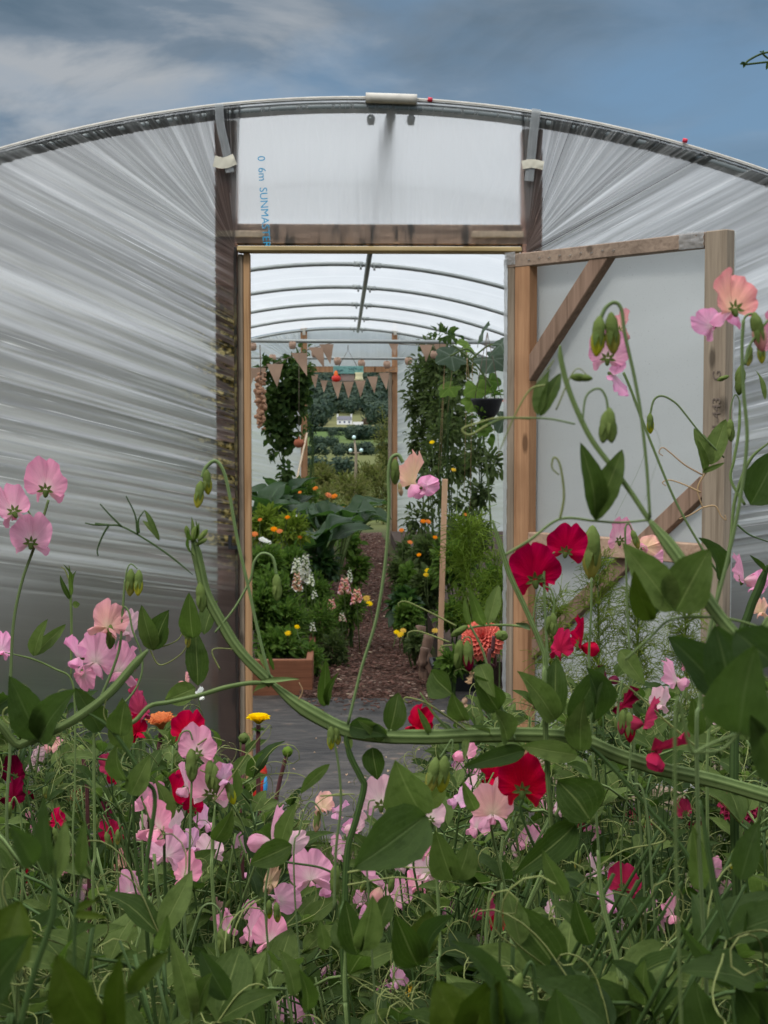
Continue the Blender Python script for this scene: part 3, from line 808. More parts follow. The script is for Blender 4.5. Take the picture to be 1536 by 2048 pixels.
# stamped number on the outer stile
p = base+dv*(DW-.016)+up3*1.30+dn*(TH/2+.0022)
zax = up3; xax = up3; yax = -dv
mt = Matrix(((0, -dv.x*1., dn.x, p.x), (0, -dv.y*1., dn.y, p.y), (1, 0, dn.z, p.z), (0, 0, 0, 1)))
text_obj('P221-443', .046, 'stamped_number', M['stamp'], door, mt)
p = base+dv*(DW-.016)+up3*1.53+dn*(TH/2+.0022)
mt = Matrix(((0, -dv.x*1., dn.x, p.x), (0, -dv.y*1., dn.y, p.y), (1, 0, dn.z, p.z), (0, 0, 0, 1)))
text_obj('G', .046, 'stamped_number', M['stamp'], door, mt)
# hinge/latch bracket on left post
mb = MB(); a = PY(457, 1070, Y0-.03); b = PY(470, 1098, Y0-.03)
box(mb, (a.x, Y0-.045, b.z), (a.x+.012, Y0-.028, a.z)); box(mb, (a.x+.0125, Y0-.045, b.z), (b.x+.02, Y0-.03, b.z+.012))
mb.build('latch', M['black'], tun, smooth=False)

# far end: wall film, door frame
YF = HY[-1]
fl, fr = PY(610, 800, YF).x, PY(787, 800, YF).x
zfl = PY(700, 735, YF).z
mb = MB(); vs, uvs, rn = [], [], []
hpF = hoop_pts(.045, 30)
def far_side(sgn):
    mb = MB(); vs, uvs, rn = [], [], []; N = 220; NS = 10
    xe = (fl if sgn < 0 else fr)-XC
    for k in range(N):
        t = k/(N-1); za = lerp(zfl, 0, max(0, (t-.3)/.7)); ang = lerp(R(92), R(28), t/.3) if t < .3 else lerp(R(28), 0, (t-.3)/.7)
        a = Vector((xe, za)); b = hit_hoop(a+Vector((sgn*.002, 0)), Vector((sgn*cos(ang), sin(ang)))); rg = (1-min(1, abs(n3((t*60, sgn, 5)))*3))**2
        for j in range(NS):
            s = j/(NS-1); p = a.lerp(b, s); vs.append(Vector((XC+p.x, YF+.07+.02*rg, p.y))); uvs.append((t, s, 0)); rn.append(rg)
    mb.add(vs, grid_faces(NS, N), uvs, rn); return mb
far_side(-1).build('far_wall_film', M['film_far'], tun)
far_side(1).build('far_wall_film', M['film_far'], tun)
mb = MB(); vs, uvs, rn = [], [], []
for i in range(50):
    for j in range(8):
        x = lerp(fl, fr, i/49); z = lerp(zfl, hoopz(x-XC)+.0, j/7); vs.append(Vector((x, YF+.072+.006*n3((i*.5, j*.2, 0)), z))); uvs.append((i*.01, j*.1, 0)); rn.append(0.)
mb.add(vs, grid_faces(8, 50), uvs, rn); mb.build('far_gable_film', M['film_far'], tun)
post(601, 614, 655, YF, .06, M['wood_new'], 'far_post')
post(784, 795, 657, YF, .06, M['wood_new'], 'far_post')
post(776.5, 783.5, 745, YF-.03, .05, M['wood_grey'], 'far_door_edge')
a = PY(600, 733, YF); b = PY(795, 744.5, YF); mb = MB(); bevbox(mb, (a.x, YF-.002, b.z), (b.x, YF-.05, a.z)); mb.build('far_lintel', M['wood_new'], tun, smooth=False)
for px in (607.5, 790):
    strip([(px-1, 646), (px, 660), (px+.5, 670)], 6, YF-.03, M['whitetape'], 'white_tape')

# ------------------------------------------------------------------ far landscape
RW = random.Random(5)
def blob_tree(mb, c, rx, rz, n=46):
    for k in range(n):
        d = Vector((RW.gauss(0, 1), RW.gauss(0, 1), RW.gauss(0, 1))).normalized()
        q = RW.uniform(.55, 1.05)
        p = Vector((c[0]+d.x*rx*q, c[1]+d.y*rx*q, c[2]+rz+d.z*rz*q))
        a = d.orthogonal().normalized()*rx*RW.uniform(.10, .24); b = d.cross(a).normalized()*rx*RW.uniform(.10, .22)
        t = RW.uniform(-.5, .5)
        mb.add([p-a-b*t, p-b+a*t, p+a+b*t, p+b-a*t+d*rx*.1], [(0, 1, 2, 3)], None, clamp(RW.gauss(.45, .3)))
def at_px(px, Y):
    x = PY(px, 850, Y).x; return Vector((x, Y, terrain_z(x, Y)))
mb = MB()
for k in range(620):
    Y = RW.uniform(1390, 2050); px = RW.uniform(560, 840); r = RW.uniform(5, 11); blob_tree(mb, at_px(px, Y), r, r*.85, 90)
for k in range(90):
    Y = RW.uniform(1060, 1400); px = RW.uniform(560, lerp(632, 668, (Y-1060)/340)); r = RW.uniform(5, 9); blob_tree(mb, at_px(px, Y), r, r, 90)
for k in range(70):
    Y = RW.uniform(1100, 1400); px = RW.uniform(742, 850); r = RW.uniform(5, 9); blob_tree(mb, at_px(px, Y), r, r, 90)
o = mb.build('woods', M['woods'], smooth=False); tag(o, 'dark bluish green wood covering the far hillside', 'woodland'); kind(o, 'stuff')
mb = MB()
for k in range(60):
    blob_tree(mb, at_px(lerp(560, 700, k/59), 1010+RW.uniform(-8, 8)), 2.6, 1.4, 80)
o = mb.build('field_hedge', M['woods'], smooth=False); tag(o, 'long dark hedge between pale field and green field', 'hedge')
def far_clump(px0, px1, Y, n, r0, r1, label, name='tree_clump'):
    mb = MB()
    for k in range(n):
        r = RW.uniform(r0, r1); blob_tree(mb, at_px(RW.uniform(px0, px1), Y*RW.uniform(.97, 1.03)), r, r*.9, 130)
    o = mb.build(name, M['woods'], smooth=False); tag(o, label, 'trees'); kind(o, 'stuff')
far_clump(630, 668, 500, 12, 1.2, 2.2, 'rounded dark clump of trees at edge of green field')
far_clump(700, 800, 720, 34, 2.4, 4.2, 'belt of dark trees below the white house')
far_clump(600, 800, 300, 26, .7, 1.6, 'straggling dark hedgerow across the middle fields', 'hedgerow')
far_clump(655, 790, 900, 20, 1.2, 3., 'dark tree line just under the white house', 'tree_line')
far_clump(600, 700, 75, 14, .35, .6, 'dark scrub bordering the nearest pale field')
# white house
hc = at_px(689, 1195); house = thing('farmhouse', 'small white house with grey slate roof on distant hillside', 'house', hc)
mb = MB(); L = 5.9; box(mb, (hc.x-L, hc.y, hc.z-2), (hc.x+L, hc.y+6, hc.z+3.6))
for s in (-1, 1):
    x = hc.x+s*L; mb.add([Vector((x-.15*s, hc.y, hc.z+3.6)), Vector((x-.15*s, hc.y+6, hc.z+3.6)), Vector((x-.15*s, hc.y+3, hc.z+6.4))], [(0, 1, 2)])
mb.build('wall', M['whitewall'], house, smooth=False)
mb = MB(); y0, y1, ym = hc.y-.3, hc.y+6.3, hc.y+3
vs = [Vector((hc.x+sx*(L-.3), y, z)) for sx in (-1, 1) for (y, z) in ((y0, hc.z+3.5), (ym, hc.z+6.6), (y1, hc.z+3.5), (ym, hc.z+6.2))]
mb.add(vs, [(0, 1, 5, 4), (1, 2, 6, 5), (3, 0, 4, 7), (2, 3, 7, 6)]); roof = mb.build('roof', M['slate'], house, smooth=False)
for s in (-1, 1):
    mb = MB(); x = hc.x+s*(L-.55); box(mb, (x-.6, ym-.7, hc.z+4.5), (x+.6, ym+.7, hc.z+8.2)); mb.build('chimney', M['whitewall'], roof, smooth=False)
for dx in (-3.6, 0, 3.6):
    mb = MB(); box(mb, (hc.x+dx-.7, hc.y-.06, hc.z+1.2), (hc.x+dx+.7, hc.y+.02, hc.z+2.6)); mb.build('window', M['winpane'], house, smooth=False)
h2 = at_px(716, 1185); mb = MB(); box(mb, (h2.x-4, h2.y, h2.z-2), (h2.x+4, h2.y+4, h2.z+2.4)); o = mb.build('outbuilding', M['whitewall'], smooth=False); tag(o, 'low white outbuilding beside the distant house', 'building')
h2 = at_px(736, 1200); mb = MB(); box(mb, (h2.x-5, h2.y, h2.z-2), (h2.x+5, h2.y+5, h2.z+3))
mb.add([Vector((h2.x-5, h2.y, h2.z+3)), Vector((h2.x+5, h2.y, h2.z+3)), Vector((h2.x, h2.y, h2.z+6)), Vector((h2.x-5, h2.y+5, h2.z+3)), Vector((h2.x+5, h2.y+5, h2.z+3)), Vector((h2.x, h2.y+5, h2.z+6))], [(0, 1, 2), (3, 5, 4), (0, 2, 5, 3), (1, 4, 5, 2)])
o = mb.build('barn', M['bark'], smooth=False); tag(o, 'brown gabled barn right of the distant white house', 'barn')

# ------------------------------------------------------------------ generic plants
RB = random.Random(17)
def rdir(z=0.): return Vector((RB.gauss(0, 1), RB.gauss(0, 1), RB.gauss(0, 1)+z)).normalized()
def foliage(mb, c, rad, n, L, wr=.5, shell=.5, droop=.3, up_=.2, lobes=1, nu=3, nv=5, fold=.2):
    c = Vector(c); pts = []
    for k in range(n):
        d = rdir(); q = RB.uniform(shell, 1.0)*(.8+.35*n3((d.x*1.7+c.x*3, d.y*1.7, d.z*1.7+c.z)))
        p = c+Vector((d.x*rad[0], d.y*rad[1], d.z*rad[2]))*q
        dd = (d+rdir()*.7+Vector((0, 0, up_-droop*RB.random()))).normalized(); l = L*RB.uniform(.6, 1.25)
        rn = clamp(RB.gauss(.5, .28)); nrm = (Vector((0, -.25, 1))+rdir()*.7)
        if lobes == 1: leaf(mb, p, p+dd*l, l*wr, nrm, nu, nv, fold, .12, .08, rn)
        else:
            s = dd.cross(nrm).normalized()
            for a in range(lobes):
                an = (a-(lobes-1)/2)*(2.0/lobes); d2 = (dd*cos(an)+s*sin(an))
                leaf(mb, p, p+d2*l*(1-.25*abs(an)), l*wr*.8, nrm, nu, nv, fold, .1, .08, rn)
        pts.append(p)
    return pts
def bush(name, label, cat, px, py, Y, rxp, rzp, n, L, mat, wr=.5, lobes=1, group=None, stems=5, shell=.35, smat='stem_dark', ry=None, nu=3, nv=5, fold=.2):
    c = PY(px, py, Y); k = Y/F; rad = (rxp*k, (ry or rxp*k), rzp*k)
    gz = 0. if Y < 22 else terrain_z(c.x, Y)
    t = thing(name, label, cat, (c.x, c.y, gz), group)
    mb = MB(); pts = foliage(mb, c, rad, n, L, wr, shell, lobes=lobes, nu=nu, nv=nv, fold=fold); mb.build('foliage', M[mat], t)
    mb = MB()
    for q in range(stems):
        b = Vector((c.x+RB.uniform(-.3, .3)*rad[0], c.y+RB.uniform(-.3, .3)*rad[1], gz)); e = pts[q*7 % len(pts)]
        tube(mb, catmull([b, b.lerp(e, .5)+Vector((RB.uniform(-.03, .03), 0, .04)), e], 4), lambda u: lerp(.006, .002, u), 5)
    mb.build('stem', M[smat], t)
    return t, c, rad
def disc_flower(parent, p, r, mat, nrm=(0, -.5, .8), layers=3, cmat='bud', stem_to=None, n=11):
    p = Vector(p); nz = Vector(nrm).normalized(); a = nz.orthogonal().normalized(); b = nz.cross(a); mb = MB()
    for l in range(layers):
        rr = r*(1-.25*l)
        for k in range(n):
            an = 2*pi*(k+.5*l)/n+RB.uniform(-.1, .1); d = (a*cos(an)+b*sin(an)+nz*(.15+.3*l)).normalized()
            leaf(mb, p+nz*.1*r*l, p+d*rr, rr*.55, nz, 3, 4, .1, .08, .1, RB.random(), .75)
    f = mb.build('flower', M[mat], parent)
    if stem_to is not None:
        mb = MB(); tube(mb, catmull([p, p.lerp(Vector(stem_to), .5)+Vector((RB.uniform(-.02, .02), 0, 0)), stem_to], 4), .0025, 5); mb.build('flower_stem', M['stem'], parent)
    return f

# shrubs beyond the far doorway
for (px, py, Y, rx, rz, lab) in ((655, 1000, 22.5, 42, 44, 'wispy olive shrub behind the orange marigolds'), (715, 985, 23.5, 45, 48, 'olive green shrub beyond foot of far doorway'), (762, 985, 22., 34, 80, 'tall feathery olive shrub against right far door post'), (690, 1030, 21., 45, 34, 'low olive shrub at end of the bark path'), (770, 880, 27., 30, 70, 'loose green sapling filling right of far doorway')):
    bush('shrub', lab, 'shrub', px, py, Y, rx, rz, 620, .085, 'olive', .22, group='shrubs beyond the far doorway', shell=.1)
bush('shrub', 'leafy green shrub beside left far door post', 'shrub', 624, 850, 24., 9, 60, 160, .08, 'woods', .5, group='shrubs beyond the far doorway', shell=.1)
for (px, py, Y, rx, rz, lab) in ((650, 962, 34., 40, 26, 'olive scrub patch left of the pale globes'), (742, 955, 36., 40, 34, 'olive scrub patch right of the pale globes'), (700, 972, 30., 46, 28, 'olive scrub patch at foot of the globe post'), (775, 930, 40., 26, 50, 'taller olive scrub close to right far post'), (640, 940, 55., 30, 18, 'distant dark scrub near left far post')):
    bush('shrub', lab, 'shrub', px, py, Y, rx, rz, 800, .13, 'olive', .3, group='shrubs beyond the far doorway', shell=.1)
# post with pale globes
g = PY(709, 990, 27.); t = thing('globe_post', 'weathered post topped by pale glass globes beyond far doorway', 'post', (g.x, g.y, terrain_z(g.x, 27)))
mb = MB(); a = PY(710, 905, 27.); tube(mb, [Vector((a.x, 27, terrain_z(a.x, 27)-.1)), Vector((a.x+.02, 27, a.z-.05)), PY(709, 880, 27.)], lambda u: lerp(.035, .016, u), 7); mb.build('post', M['wood_grey'], t)
mb = MB(); tube(mb, [PY(699, 906, 27.), PY(724, 906, 27.)], .014, 6); mb.build('crossarm', M['wood_grey'], t)
for (px, py) in ((708, 875), (701, 901), (722.5, 901)):
    mb = MB(); revolve(mb, [(.001, -.036), (.025, -.025), (.036, 0), (.027, .025), (.012, .036), (.001, .038)], PY(px, py, 26.95), 12); mb.build('globe', M['globe'], t)

# ------------------------------------------------------------------ hangings inside the tunnel
def bunting(label, pts, flags, Y, wpx, hpx):
    pp = catmull([PY(x, y, Y) for x, y in pts], 8)
    t = thing('bunting', label, 'bunting', pp[0], 'hessian bunting strings')
    mb = MB(); tube(mb, pp, .004, 5); mb.build('string', M['string'], t)
    k = Y/F
    for (fx, tilt, sc) in flags:
        x = PY(fx, 800, Y).x; q = min(pp, key=lambda p: abs(p.x-x)); c = Vector((x, Y, q.z)); w_, h_ = wpx*k*sc/2, hpx*k*sc
        mb = MB(); vs = []
        for dy in (0, .003):
            for j in range(6):
                v = j/5
                for i in range(3): vs.append(c+Vector(((i-1)*w_*(1-v)+tilt*h_*v, dy+.02*sin(v*3+fx)*v-.01, -h_*v)))
        fs = grid_faces(3, 6); mb.add(vs, fs+[tuple(i+18 for i in reversed(f)) for f in fs]); mb.build('flag', M['hessian'], t)
bunting('hessian bunting sagging across top of far doorway', [(612, 738), (640, 758), (662, 763), (710, 763), (735, 757), (790, 738)], [(628, .1, .8), (648, .0, .7), (674, .05, 1), (697, 0, 1), (721, .0, 1), (745, .12, 1), (768, .15, 1)], 18.72, 21, 34)
bunting('hessian bunting rising from left side toward the crossbar', [(478, 742), (515, 736), (548, 728), (600, 706), (640, 692), (664, 686)], [(497, 0, 1.1), (516, .1, 1.1), (550, .1, 1.1), (598, .35, 1.1), (632, .4, 1), (653, .2, .95)], 14.2, 30, 42)
bunting('hessian bunting under the crossbar right of far doorway', [(775, 682), (800, 688), (850, 690), (905, 684)], [(787, .1, .8), (852, .0, 1), (880, 0, 1)], 14.0, 26, 34)
for i, (px, py, Y, top) in enumerate(((506, 693, 13.2, 683), (585, 690, 13.2, 684), (545, 716, 16.9, 712), (630, 707, 15.4, 690), (675, 722, 16.9, 716), (723, 727, 16.9, 716), (774, 729, 16.9, 716), (817, 722, 16.9, 714), (868, 709, 13.2, 687))):
    c = PY(px, py, Y); k = Y/F
    lab = ['behind the left door stop', 'squarish one below left end of near crossbar', 'round one at left above the climbing beans', 'against the left far post', 'above left end of the teal sign', 'above right end of the teal sign', 'between teal sign and right far post', 'just right of the far door frame', 'among leaves under near crossbar'][i]
    t = thing('hanging_pot', 'small tan hanging pot, '+lab, 'hanging pot', c, 'small tan pots strung from the crossbars')
    r = 7.5*k; mb = MB(); revolve(mb, [(.001, -r), (r*.7, -r), (r*.95, -r*.4), (r, .2*r), (r*.8, r*.85), (r*.65, r*.8), (r*.6, -.2*r), (.001, -.3*r)], c, 14, axis=(.1*sin(i), -.25, 1)); mb.build('pot', M['pot_tan'], t)
    mb = MB(); tube(mb, [c+Vector((0, 0, r*.7)), PY(px, min(top, py-8), Y)], .0025, 4); mb.build('string', M['string'], t)
# hanging sign
YS = 16.7; t = thing('hanging_sign', 'painted teal sign with red and cream figures hanging above far doorway', 'sign', PY(697, 745, YS))
def sbox(x0, y0, x1, y1, Y, th, mat, name, tilt=0):
    a, b = PY(x0, y0, Y), PY(x1, y1, Y); mb = MB(); bevbox(mb, (a.x, Y, b.z), (b.x, Y+th, a.z), .002); return mb.build(name, M[mat], t, smooth=False)
sbox(666.5, 732, 727, 747.5, YS, .02, 'teal', 'plank')
mb = MB(); x = 673.
rr = random.Random(3)
while x < 721:
    wd = rr.uniform(2.6, 3.6)
    for _ in range(3):
        a = PY(x+rr.choice((0, wd)), rr.choice((735.5, 739, 742.5)), YS-.003); b = PY(x+rr.choice((0, wd)), rr.choice((735.5, 739, 742.5)), YS-.003)
        if (a-b).length > .005: tube(mb, [a, b], .0022, 4)
    x += wd+1.4
mb.build('lettering', M['tealtext'], t)
sbox(681, 748.5, 709, 762, YS+.02, .015, 'taupe', 'board')
mb = MB(); revolve(mb, [(.001, -.045), (.04, -.035), (.052, -.01), (.045, .015), (.02, .03), (.001, .03)], PY(672.5, 756, YS-.01), 14); mb.build('red_figure', M['red'], t)
mb = MB(); revolve(mb, [(.02, -.02), (.024, 0), (.018, .03), (.001, .045)], PY(672, 749, YS-.01), 12); mb.build('orange_figure', M['orangep'], t)
mb = MB(); revolve(mb, [(.001, -.045), (.055, -.043), (.045, -.02), (.04, .02), (.048, .043), (.001, .043)], PY(718, 753, YS-.01), 12); mb.build('cream_figure', M['cream'], t)
mb = MB(); tube(mb, [PY(678, 732, YS), PY(696, 700, YS), PY(714, 732, YS)], .0035, 4); tube(mb, [PY(696, 700, YS), PY(696, 690, YS)], .0035, 4); mb.build('cord', M['string'], t)
# braid of dried bulbs
c = PY(523, 800, 11.); t = thing('bulb_braid', 'braid of dried brown bulbs hanging by left door stop', 'onion braid', c)
mb = MB()
for k in range(80):
    q = k/79; p = PY(521+3*sin(k*2.1), lerp(745, 858, q), 11.)+Vector((RB.uniform(-.025, .025), RB.uniform(-.03, .03), 0)); r = .017*sin(pi*(q*.8+.12))+.004
    revolve(mb, [(.001, -r*1.3), (r*.7, -r*.7), (r, 0), (r*.5, r), (.002, r*1.7)], p, 7, axis=rdir(), rnd=RB.random())
mb.build('bulbs', M['garlic'], t)
mb = MB(); tube(mb, [PY(522, 760, 11.), PY(520, 690, 11.)], .004, 5); mb.build('string', M['string'], t)
# hanging basket
c = PY(974, 800, 9.6); t = thing('hanging_basket', 'black bowl shaped hanging basket right of tomato plants', 'hanging basket', c)
k = 9.6/F; mb = MB(); R0 = 31*k
revolve(mb, [(.001, -42*k), (R0*.35, -40*k), (R0*.75, -24*k), (R0*.97, -4*k), (R0*1.05, 0), (R0*1.05, 3*k), (R0*.9, 3*k), (R0*.7, -14*k), (.001, -20*k)], c, 22); mb.build('bowl', M['black'], t)
for an in (0.3, 2.4, 4.5):
    mb = MB(); tube(mb, [c+Vector((cos(an)*R0, sin(an)*R0, 0)), c+Vector((0, 0, .42))], .0022, 4); mb.build('chain', M['string'], t)
mb = MB(); foliage(mb, c+Vector((0, 0, .03)), (R0*1.1, R0, .05), 30, .05, .6); foliage(mb, c-Vector((0, .03, .19)), (.05, .04, .07), 26, .06, .6); foliage(mb, c-Vector((.04, .05, .10)), (.04, .03, .08), 18, .05, .6); mb.build('trailing_foliage', M['hleaf'], t)
disc_flower(t, c+Vector((R0*1.15, -.05, -.01)), .022, 'coral')

# ------------------------------------------------------------------ climbers and crops
def climber(name, label, cat, blobs, Y, n, L, mat, wr, lobes, canepx, group=None, smat='stem_dark', shell=.1):
    b = PY(canepx[0][0], canepx[0][1], Y); t = thing(name, label, cat, (b.x, Y, 0), group)
    mb = MB()
    for (px, py, rx, rz) in blobs:
        k = Y/F; foliage(mb, PY(px, py, Y+RB.uniform(-.1, .1)), (rx*k, rx*k*.9, rz*k), int(n*rx*rz/3000), L, wr, shell, lobes=lobes, droop=.9)
    mb.build('foliage', M[mat], t)
    pts = [Vector((b.x, Y, .15))]+[PY(x, y, Y) for x, y in canepx]
    for s in range(3):
        mb = MB(); tube(mb, catmull([p+Vector((RB.uniform(-.03, .03), RB.uniform(-.04, .04), 0)) for p in pts], 6), lambda u: lerp(.007, .003, u), 5); mb.build('vine', M[smat], t)
    return t
climber('climbing_bean', 'dark leafy climbing bean filling upper left of tunnel', 'climbing plant', [(583, 735, 26, 32), (560, 790, 40, 52), (590, 800, 30, 60), (552, 855, 28, 48), (575, 870, 25, 40), (545, 830, 20, 40), (552, 903, 10, 18), (572, 945, 12, 30), (578, 985, 18, 22), (535, 740, 16, 26), (600, 760, 22, 50)], 14.6, 330, .085, 'cleaf', .75, 1, [(572, 1010), (570, 950), (561, 900), (568, 800), (580, 725)])
climber('climbing_bean', 'thin trailing stems of climbing bean on left far post', 'climbing plant', [(618, 740, 12, 35), (607, 700, 14, 14), (614, 850, 6, 60)], 18.2, 260, .06, 'cleaf', .6, 1, [(612, 1000), (624, 900), (612, 800), (614, 720)])
TOM = 'tall tomato plants along right of tunnel'
climber('tomato_plant', 'wide leafy tomato plant just right of far doorway', 'tomato plant', [(872, 730, 40, 50), (905, 760, 40, 60), (885, 830, 46, 60), (915, 850, 40, 50), (870, 920, 44, 50), (925, 730, 30, 36), (930, 930, 34, 44)], 14.1, 430, .075, 'tomleaf', .42, 1, [(888, 1080), (880, 950), (885, 820), (880, 720)], TOM)
climber('tomato_plant', 'bushy tomato plant beside right far door post', 'tomato plant', [(850, 745, 46, 60), (838, 810, 40, 70), (868, 800, 40, 80), (840, 880, 34, 55), (870, 690, 40, 18)], 15.2, 520, .07, 'tomleaf', .42, 1, [(862, 1060), (858, 900), (862, 760), (855, 690)], TOM)
climber('tomato_plant', 'straggly tomato plant thinning out below squash leaves', 'tomato plant', [(905, 780, 30, 55), (890, 870, 38, 50), (905, 930, 30, 55), (880, 1000, 30, 40), (930, 860, 22, 40)], 13.2, 270, .07, 'tomleaf', .42, 1, [(905, 1080), (900, 950), (905, 800), (900, 720)], TOM)
climber('tomato_plant', 'sparse tomato plant against the pale right film', 'tomato plant', [(955, 900, 26, 50), (960, 985, 34, 38), (985, 930, 20, 45), (930, 1010, 25, 30)], 11.4, 260, .07, 'tomleaf', .45, 1, [(958, 1100), (960, 1000), (955, 900), (962, 850)], TOM)
climber('tomato_plant', 'low shadowed tomato plant behind wooden stake', 'tomato plant', [(850, 960, 34, 40), (835, 1040, 34, 45), (900, 1060, 30, 36)], 12.4, 330, .065, 'tomleaf', .42, 1, [(850, 1130), (852, 1000), (850, 930)], TOM)
# squash with big leaves
def lobed_leaf(mb, c, d, nrm, r, rnd):
    d = Vector(d).normalized(); nrm = Vector(nrm).normalized(); s = d.cross(nrm).normalized(); nrm = s.cross(d); c = Vector(c)
    n = 40; rings = 6; vs = [c]; uvs = [(0, 0, 0)]
    for j in range(1, rings+1):
        q = j/rings
        for i in range(n):
            an = 2*pi*i/n; lob = .78+.22*abs(cos(an*2.5)); notch = 1-.75*exp(-((an-pi)/.28)**2)
            rr_ = r*q*lob*lerp(1, notch, q); z = .16*r*abs(sin(an*2.5))*q - .22*r*q*q+.04*r*n3((an*2, q*3, rnd*9))
            vs.append(c+d*(rr_*cos(an)+.1*r)+s*(rr_*sin(an))+nrm*z); uvs.append((sin(an*2.5)*q*.5, q*.3, 0))
    fs = [(0, 1+i, 1+(i+1) % n) for i in range(n)]
    for j in range(rings-1):
        for i in range(n): fs.append((1+j*n+i, 1+(j+1)*n+i, 1+(j+1)*n+(i+1) % n, 1+j*n+(i+1) % n))
    mb.add(vs, fs, uvs, rnd)
b = PY(985, 1100, 9.8); t = thing('squash_vine', 'climbing squash vine with broad grey green leaves near roof', 'squash plant', (b.x, 9.8, 0))
for (px, py, r, dx, dz, Yl) in ((905, 712, 30, -1, -.3, 10.), (985, 718, 36, .6, -.4, 9.7), (962, 668, 26, .2, .4, 9.9), (952, 775, 24, .1, -1, 9.8), (978, 760, 22, .3, -.9, 9.9), (900, 775, 22, -1, -.8, 10.), (948, 803, 22, -.4, -.6, 9.8), (1000, 690, 26, 1, .3, 9.6), (1004, 840, 26, 1, -.7, 9.9), (935, 690, 20, -.7, .2, 10.1), (968, 855, 16, .2, -1, 9.8)):
    c = PY(px, py, Yl); k = Yl/F; mb = MB(); lobed_leaf(mb, c, (dx, -.5, dz), (RB.uniform(-.2, .2), -.75+RB.uniform(-.2, .2), .8), r*k*1.15, RB.random()); mb.build('leaf', M['squash'] if r > 25 else M['hleaf'], t)
for pts in (((985, 1100), (975, 950), (965, 850), (970, 760), (940, 700), (900, 712)), ((965, 860), (990, 800), (960, 740), (925, 705), (905, 690)), ((940, 720), (980, 690), (1004, 700))):
    mb = MB(); tube(mb, catmull([PY(x, y, 9.85) for x, y in pts], 7), .006, 6); mb.build('vine', M['stem'], t)
mb = MB()
for k in range(9):
    a = PY(RB.uniform(880, 1000), RB.uniform(700, 720), 10.); tube(mb, [a, a-Vector((RB.uniform(-.05, .05), 0, RB.uniform(.2, 1.2)))], .0014, 4)
mb.build('support_string', M['tendril_dry'], t)
bush('bean_sprigs', 'small sprigs of climbing bean silhouetted against the roof', 'climbing plant', 890, 668, 12.2, 40, 9, 34, .07, 'cleaf', .6, stems=3)

# left bed: bulky leafy vegetables
def chard(label, px, py, Y, size, n, spread=1., tilt=None):
    c = PY(px, py, Y); b = Vector((c.x, Y, .15)); t = thing('chard_plant', label, 'leafy vegetable', (c.x, Y, .1), 'large leaved vegetables in left bed')
    for k in range(n):
        an = 2*pi*k/n+RB.uniform(-.3, .3); d = Vector((cos(an), sin(an)*.8-.2, 0)).normalized(); h = c.z-.1
        base = b+Vector((d.x, d.y, 0))*.03; m = b+d*(.10*spread)+Vector((0, 0, h*RB.uniform(.45, .65))); e = m+d*size*RB.uniform(.5, .8)+Vector((0, 0, h*RB.uniform(.1, .4)))
        mb = MB(); leaf(mb, m, e, size*.62, Vector((-d.x*.3, -.3, 1)), 9, 13, .16, .26, .09, RB.random(), .8, 0, .7, RB.uniform(-.3, .3))
        lf = mb.build('leaf', M['chard'], t); mb = MB(); tube(mb, catmull([base, b.lerp(m, .6), m, m.lerp(e, .3)+Vector((0, 0, .02))], 4), lambda u: lerp(.011, .005, u), 6); mb.build('stalk', M['stem'], t)
chard('dark glossy chard arching over edge of bark path', 668, 1010, 12.2, .46, 11, 1.6)
chard('big dark crinkled leaves behind the white snapdragons', 628, 1040, 11., .42, 10, 1.2)
chard('broad green vegetable leaves below the left climbing bean', 560, 960, 12.8, .36, 10, 1.)
chard('light green vegetable leaves beside left door stop', 522, 975, 12., .34, 9, 1.)
chard('crinkled blue green leaves near far end of left bed', 700, 1010, 15., .40, 9, 1.3)
G = 'flowering and leafy clumps in left bed'
for (px, py, Y, rx, rz, n, L, mt_, wr, lab) in ((532, 1050, 10.8, 36, 40, 420, .07, 'feather', .35, 'yellow green herb clump around orange marigold heads'), (585, 1060, 10.4, 40, 36, 420, .06, 'feather', .35, 'yellow green flowering herb in front of chard'),
    (530, 1135, 9.2, 38, 46, 560, .06, 'hleaf', .45, 'dense parsley like clump beside left door stop'), (585, 1130, 9.6, 38, 40, 420, .055, 'hleaf', .45, 'green leafy clump behind white snapdragons'), (525, 1225, 8.5, 34, 55, 620, .055, 'hleaf', .5, 'rounded leafy clump above the wooden bed edging'), (580, 1240, 8.6, 45, 55, 700, .045, 'hleaf', .35, 'fine leaved clump spilling over the bed corner'),
    (640, 1250, 8.8, 45, 58, 760, .04, 'hleaf', .3, 'narrow leaved snapdragon foliage by the path'), (690, 1230, 9.6, 40, 40, 520, .045, 'hleaf', .35, 'low foliage beneath pink snapdragons'), (620, 1320, 8.2, 38, 40, 420, .04, 'hleaf', .35, 'trailing foliage hiding the end of bed edging'), (700, 1215, 9.3, 34, 44, 520, .045, 'hleaf', .35, 'foliage leaning over path below pink snapdragons'), (668, 1300, 8.6, 34, 46, 520, .04, 'tomleaf', .35, 'grey green foliage spilling onto near end of path'), (715, 1140, 11., 26, 34, 300, .06, 'hleaf', .45, 'small clump leaning over path beyond pink snapdragons'), (645, 1130, 10.8, 34, 30, 260, .07, 'chard', .5, 'shadowed foliage under the chard leaves'),
    (600, 985, 15., 45, 26, 260, .08, 'hleaf', .5, 'mixed greenery below the left far post')):
    bush('leafy_clump', lab, 'garden plant', px, py, Y, rx, rz, n, L, mt_, wr, group=G, shell=.25)
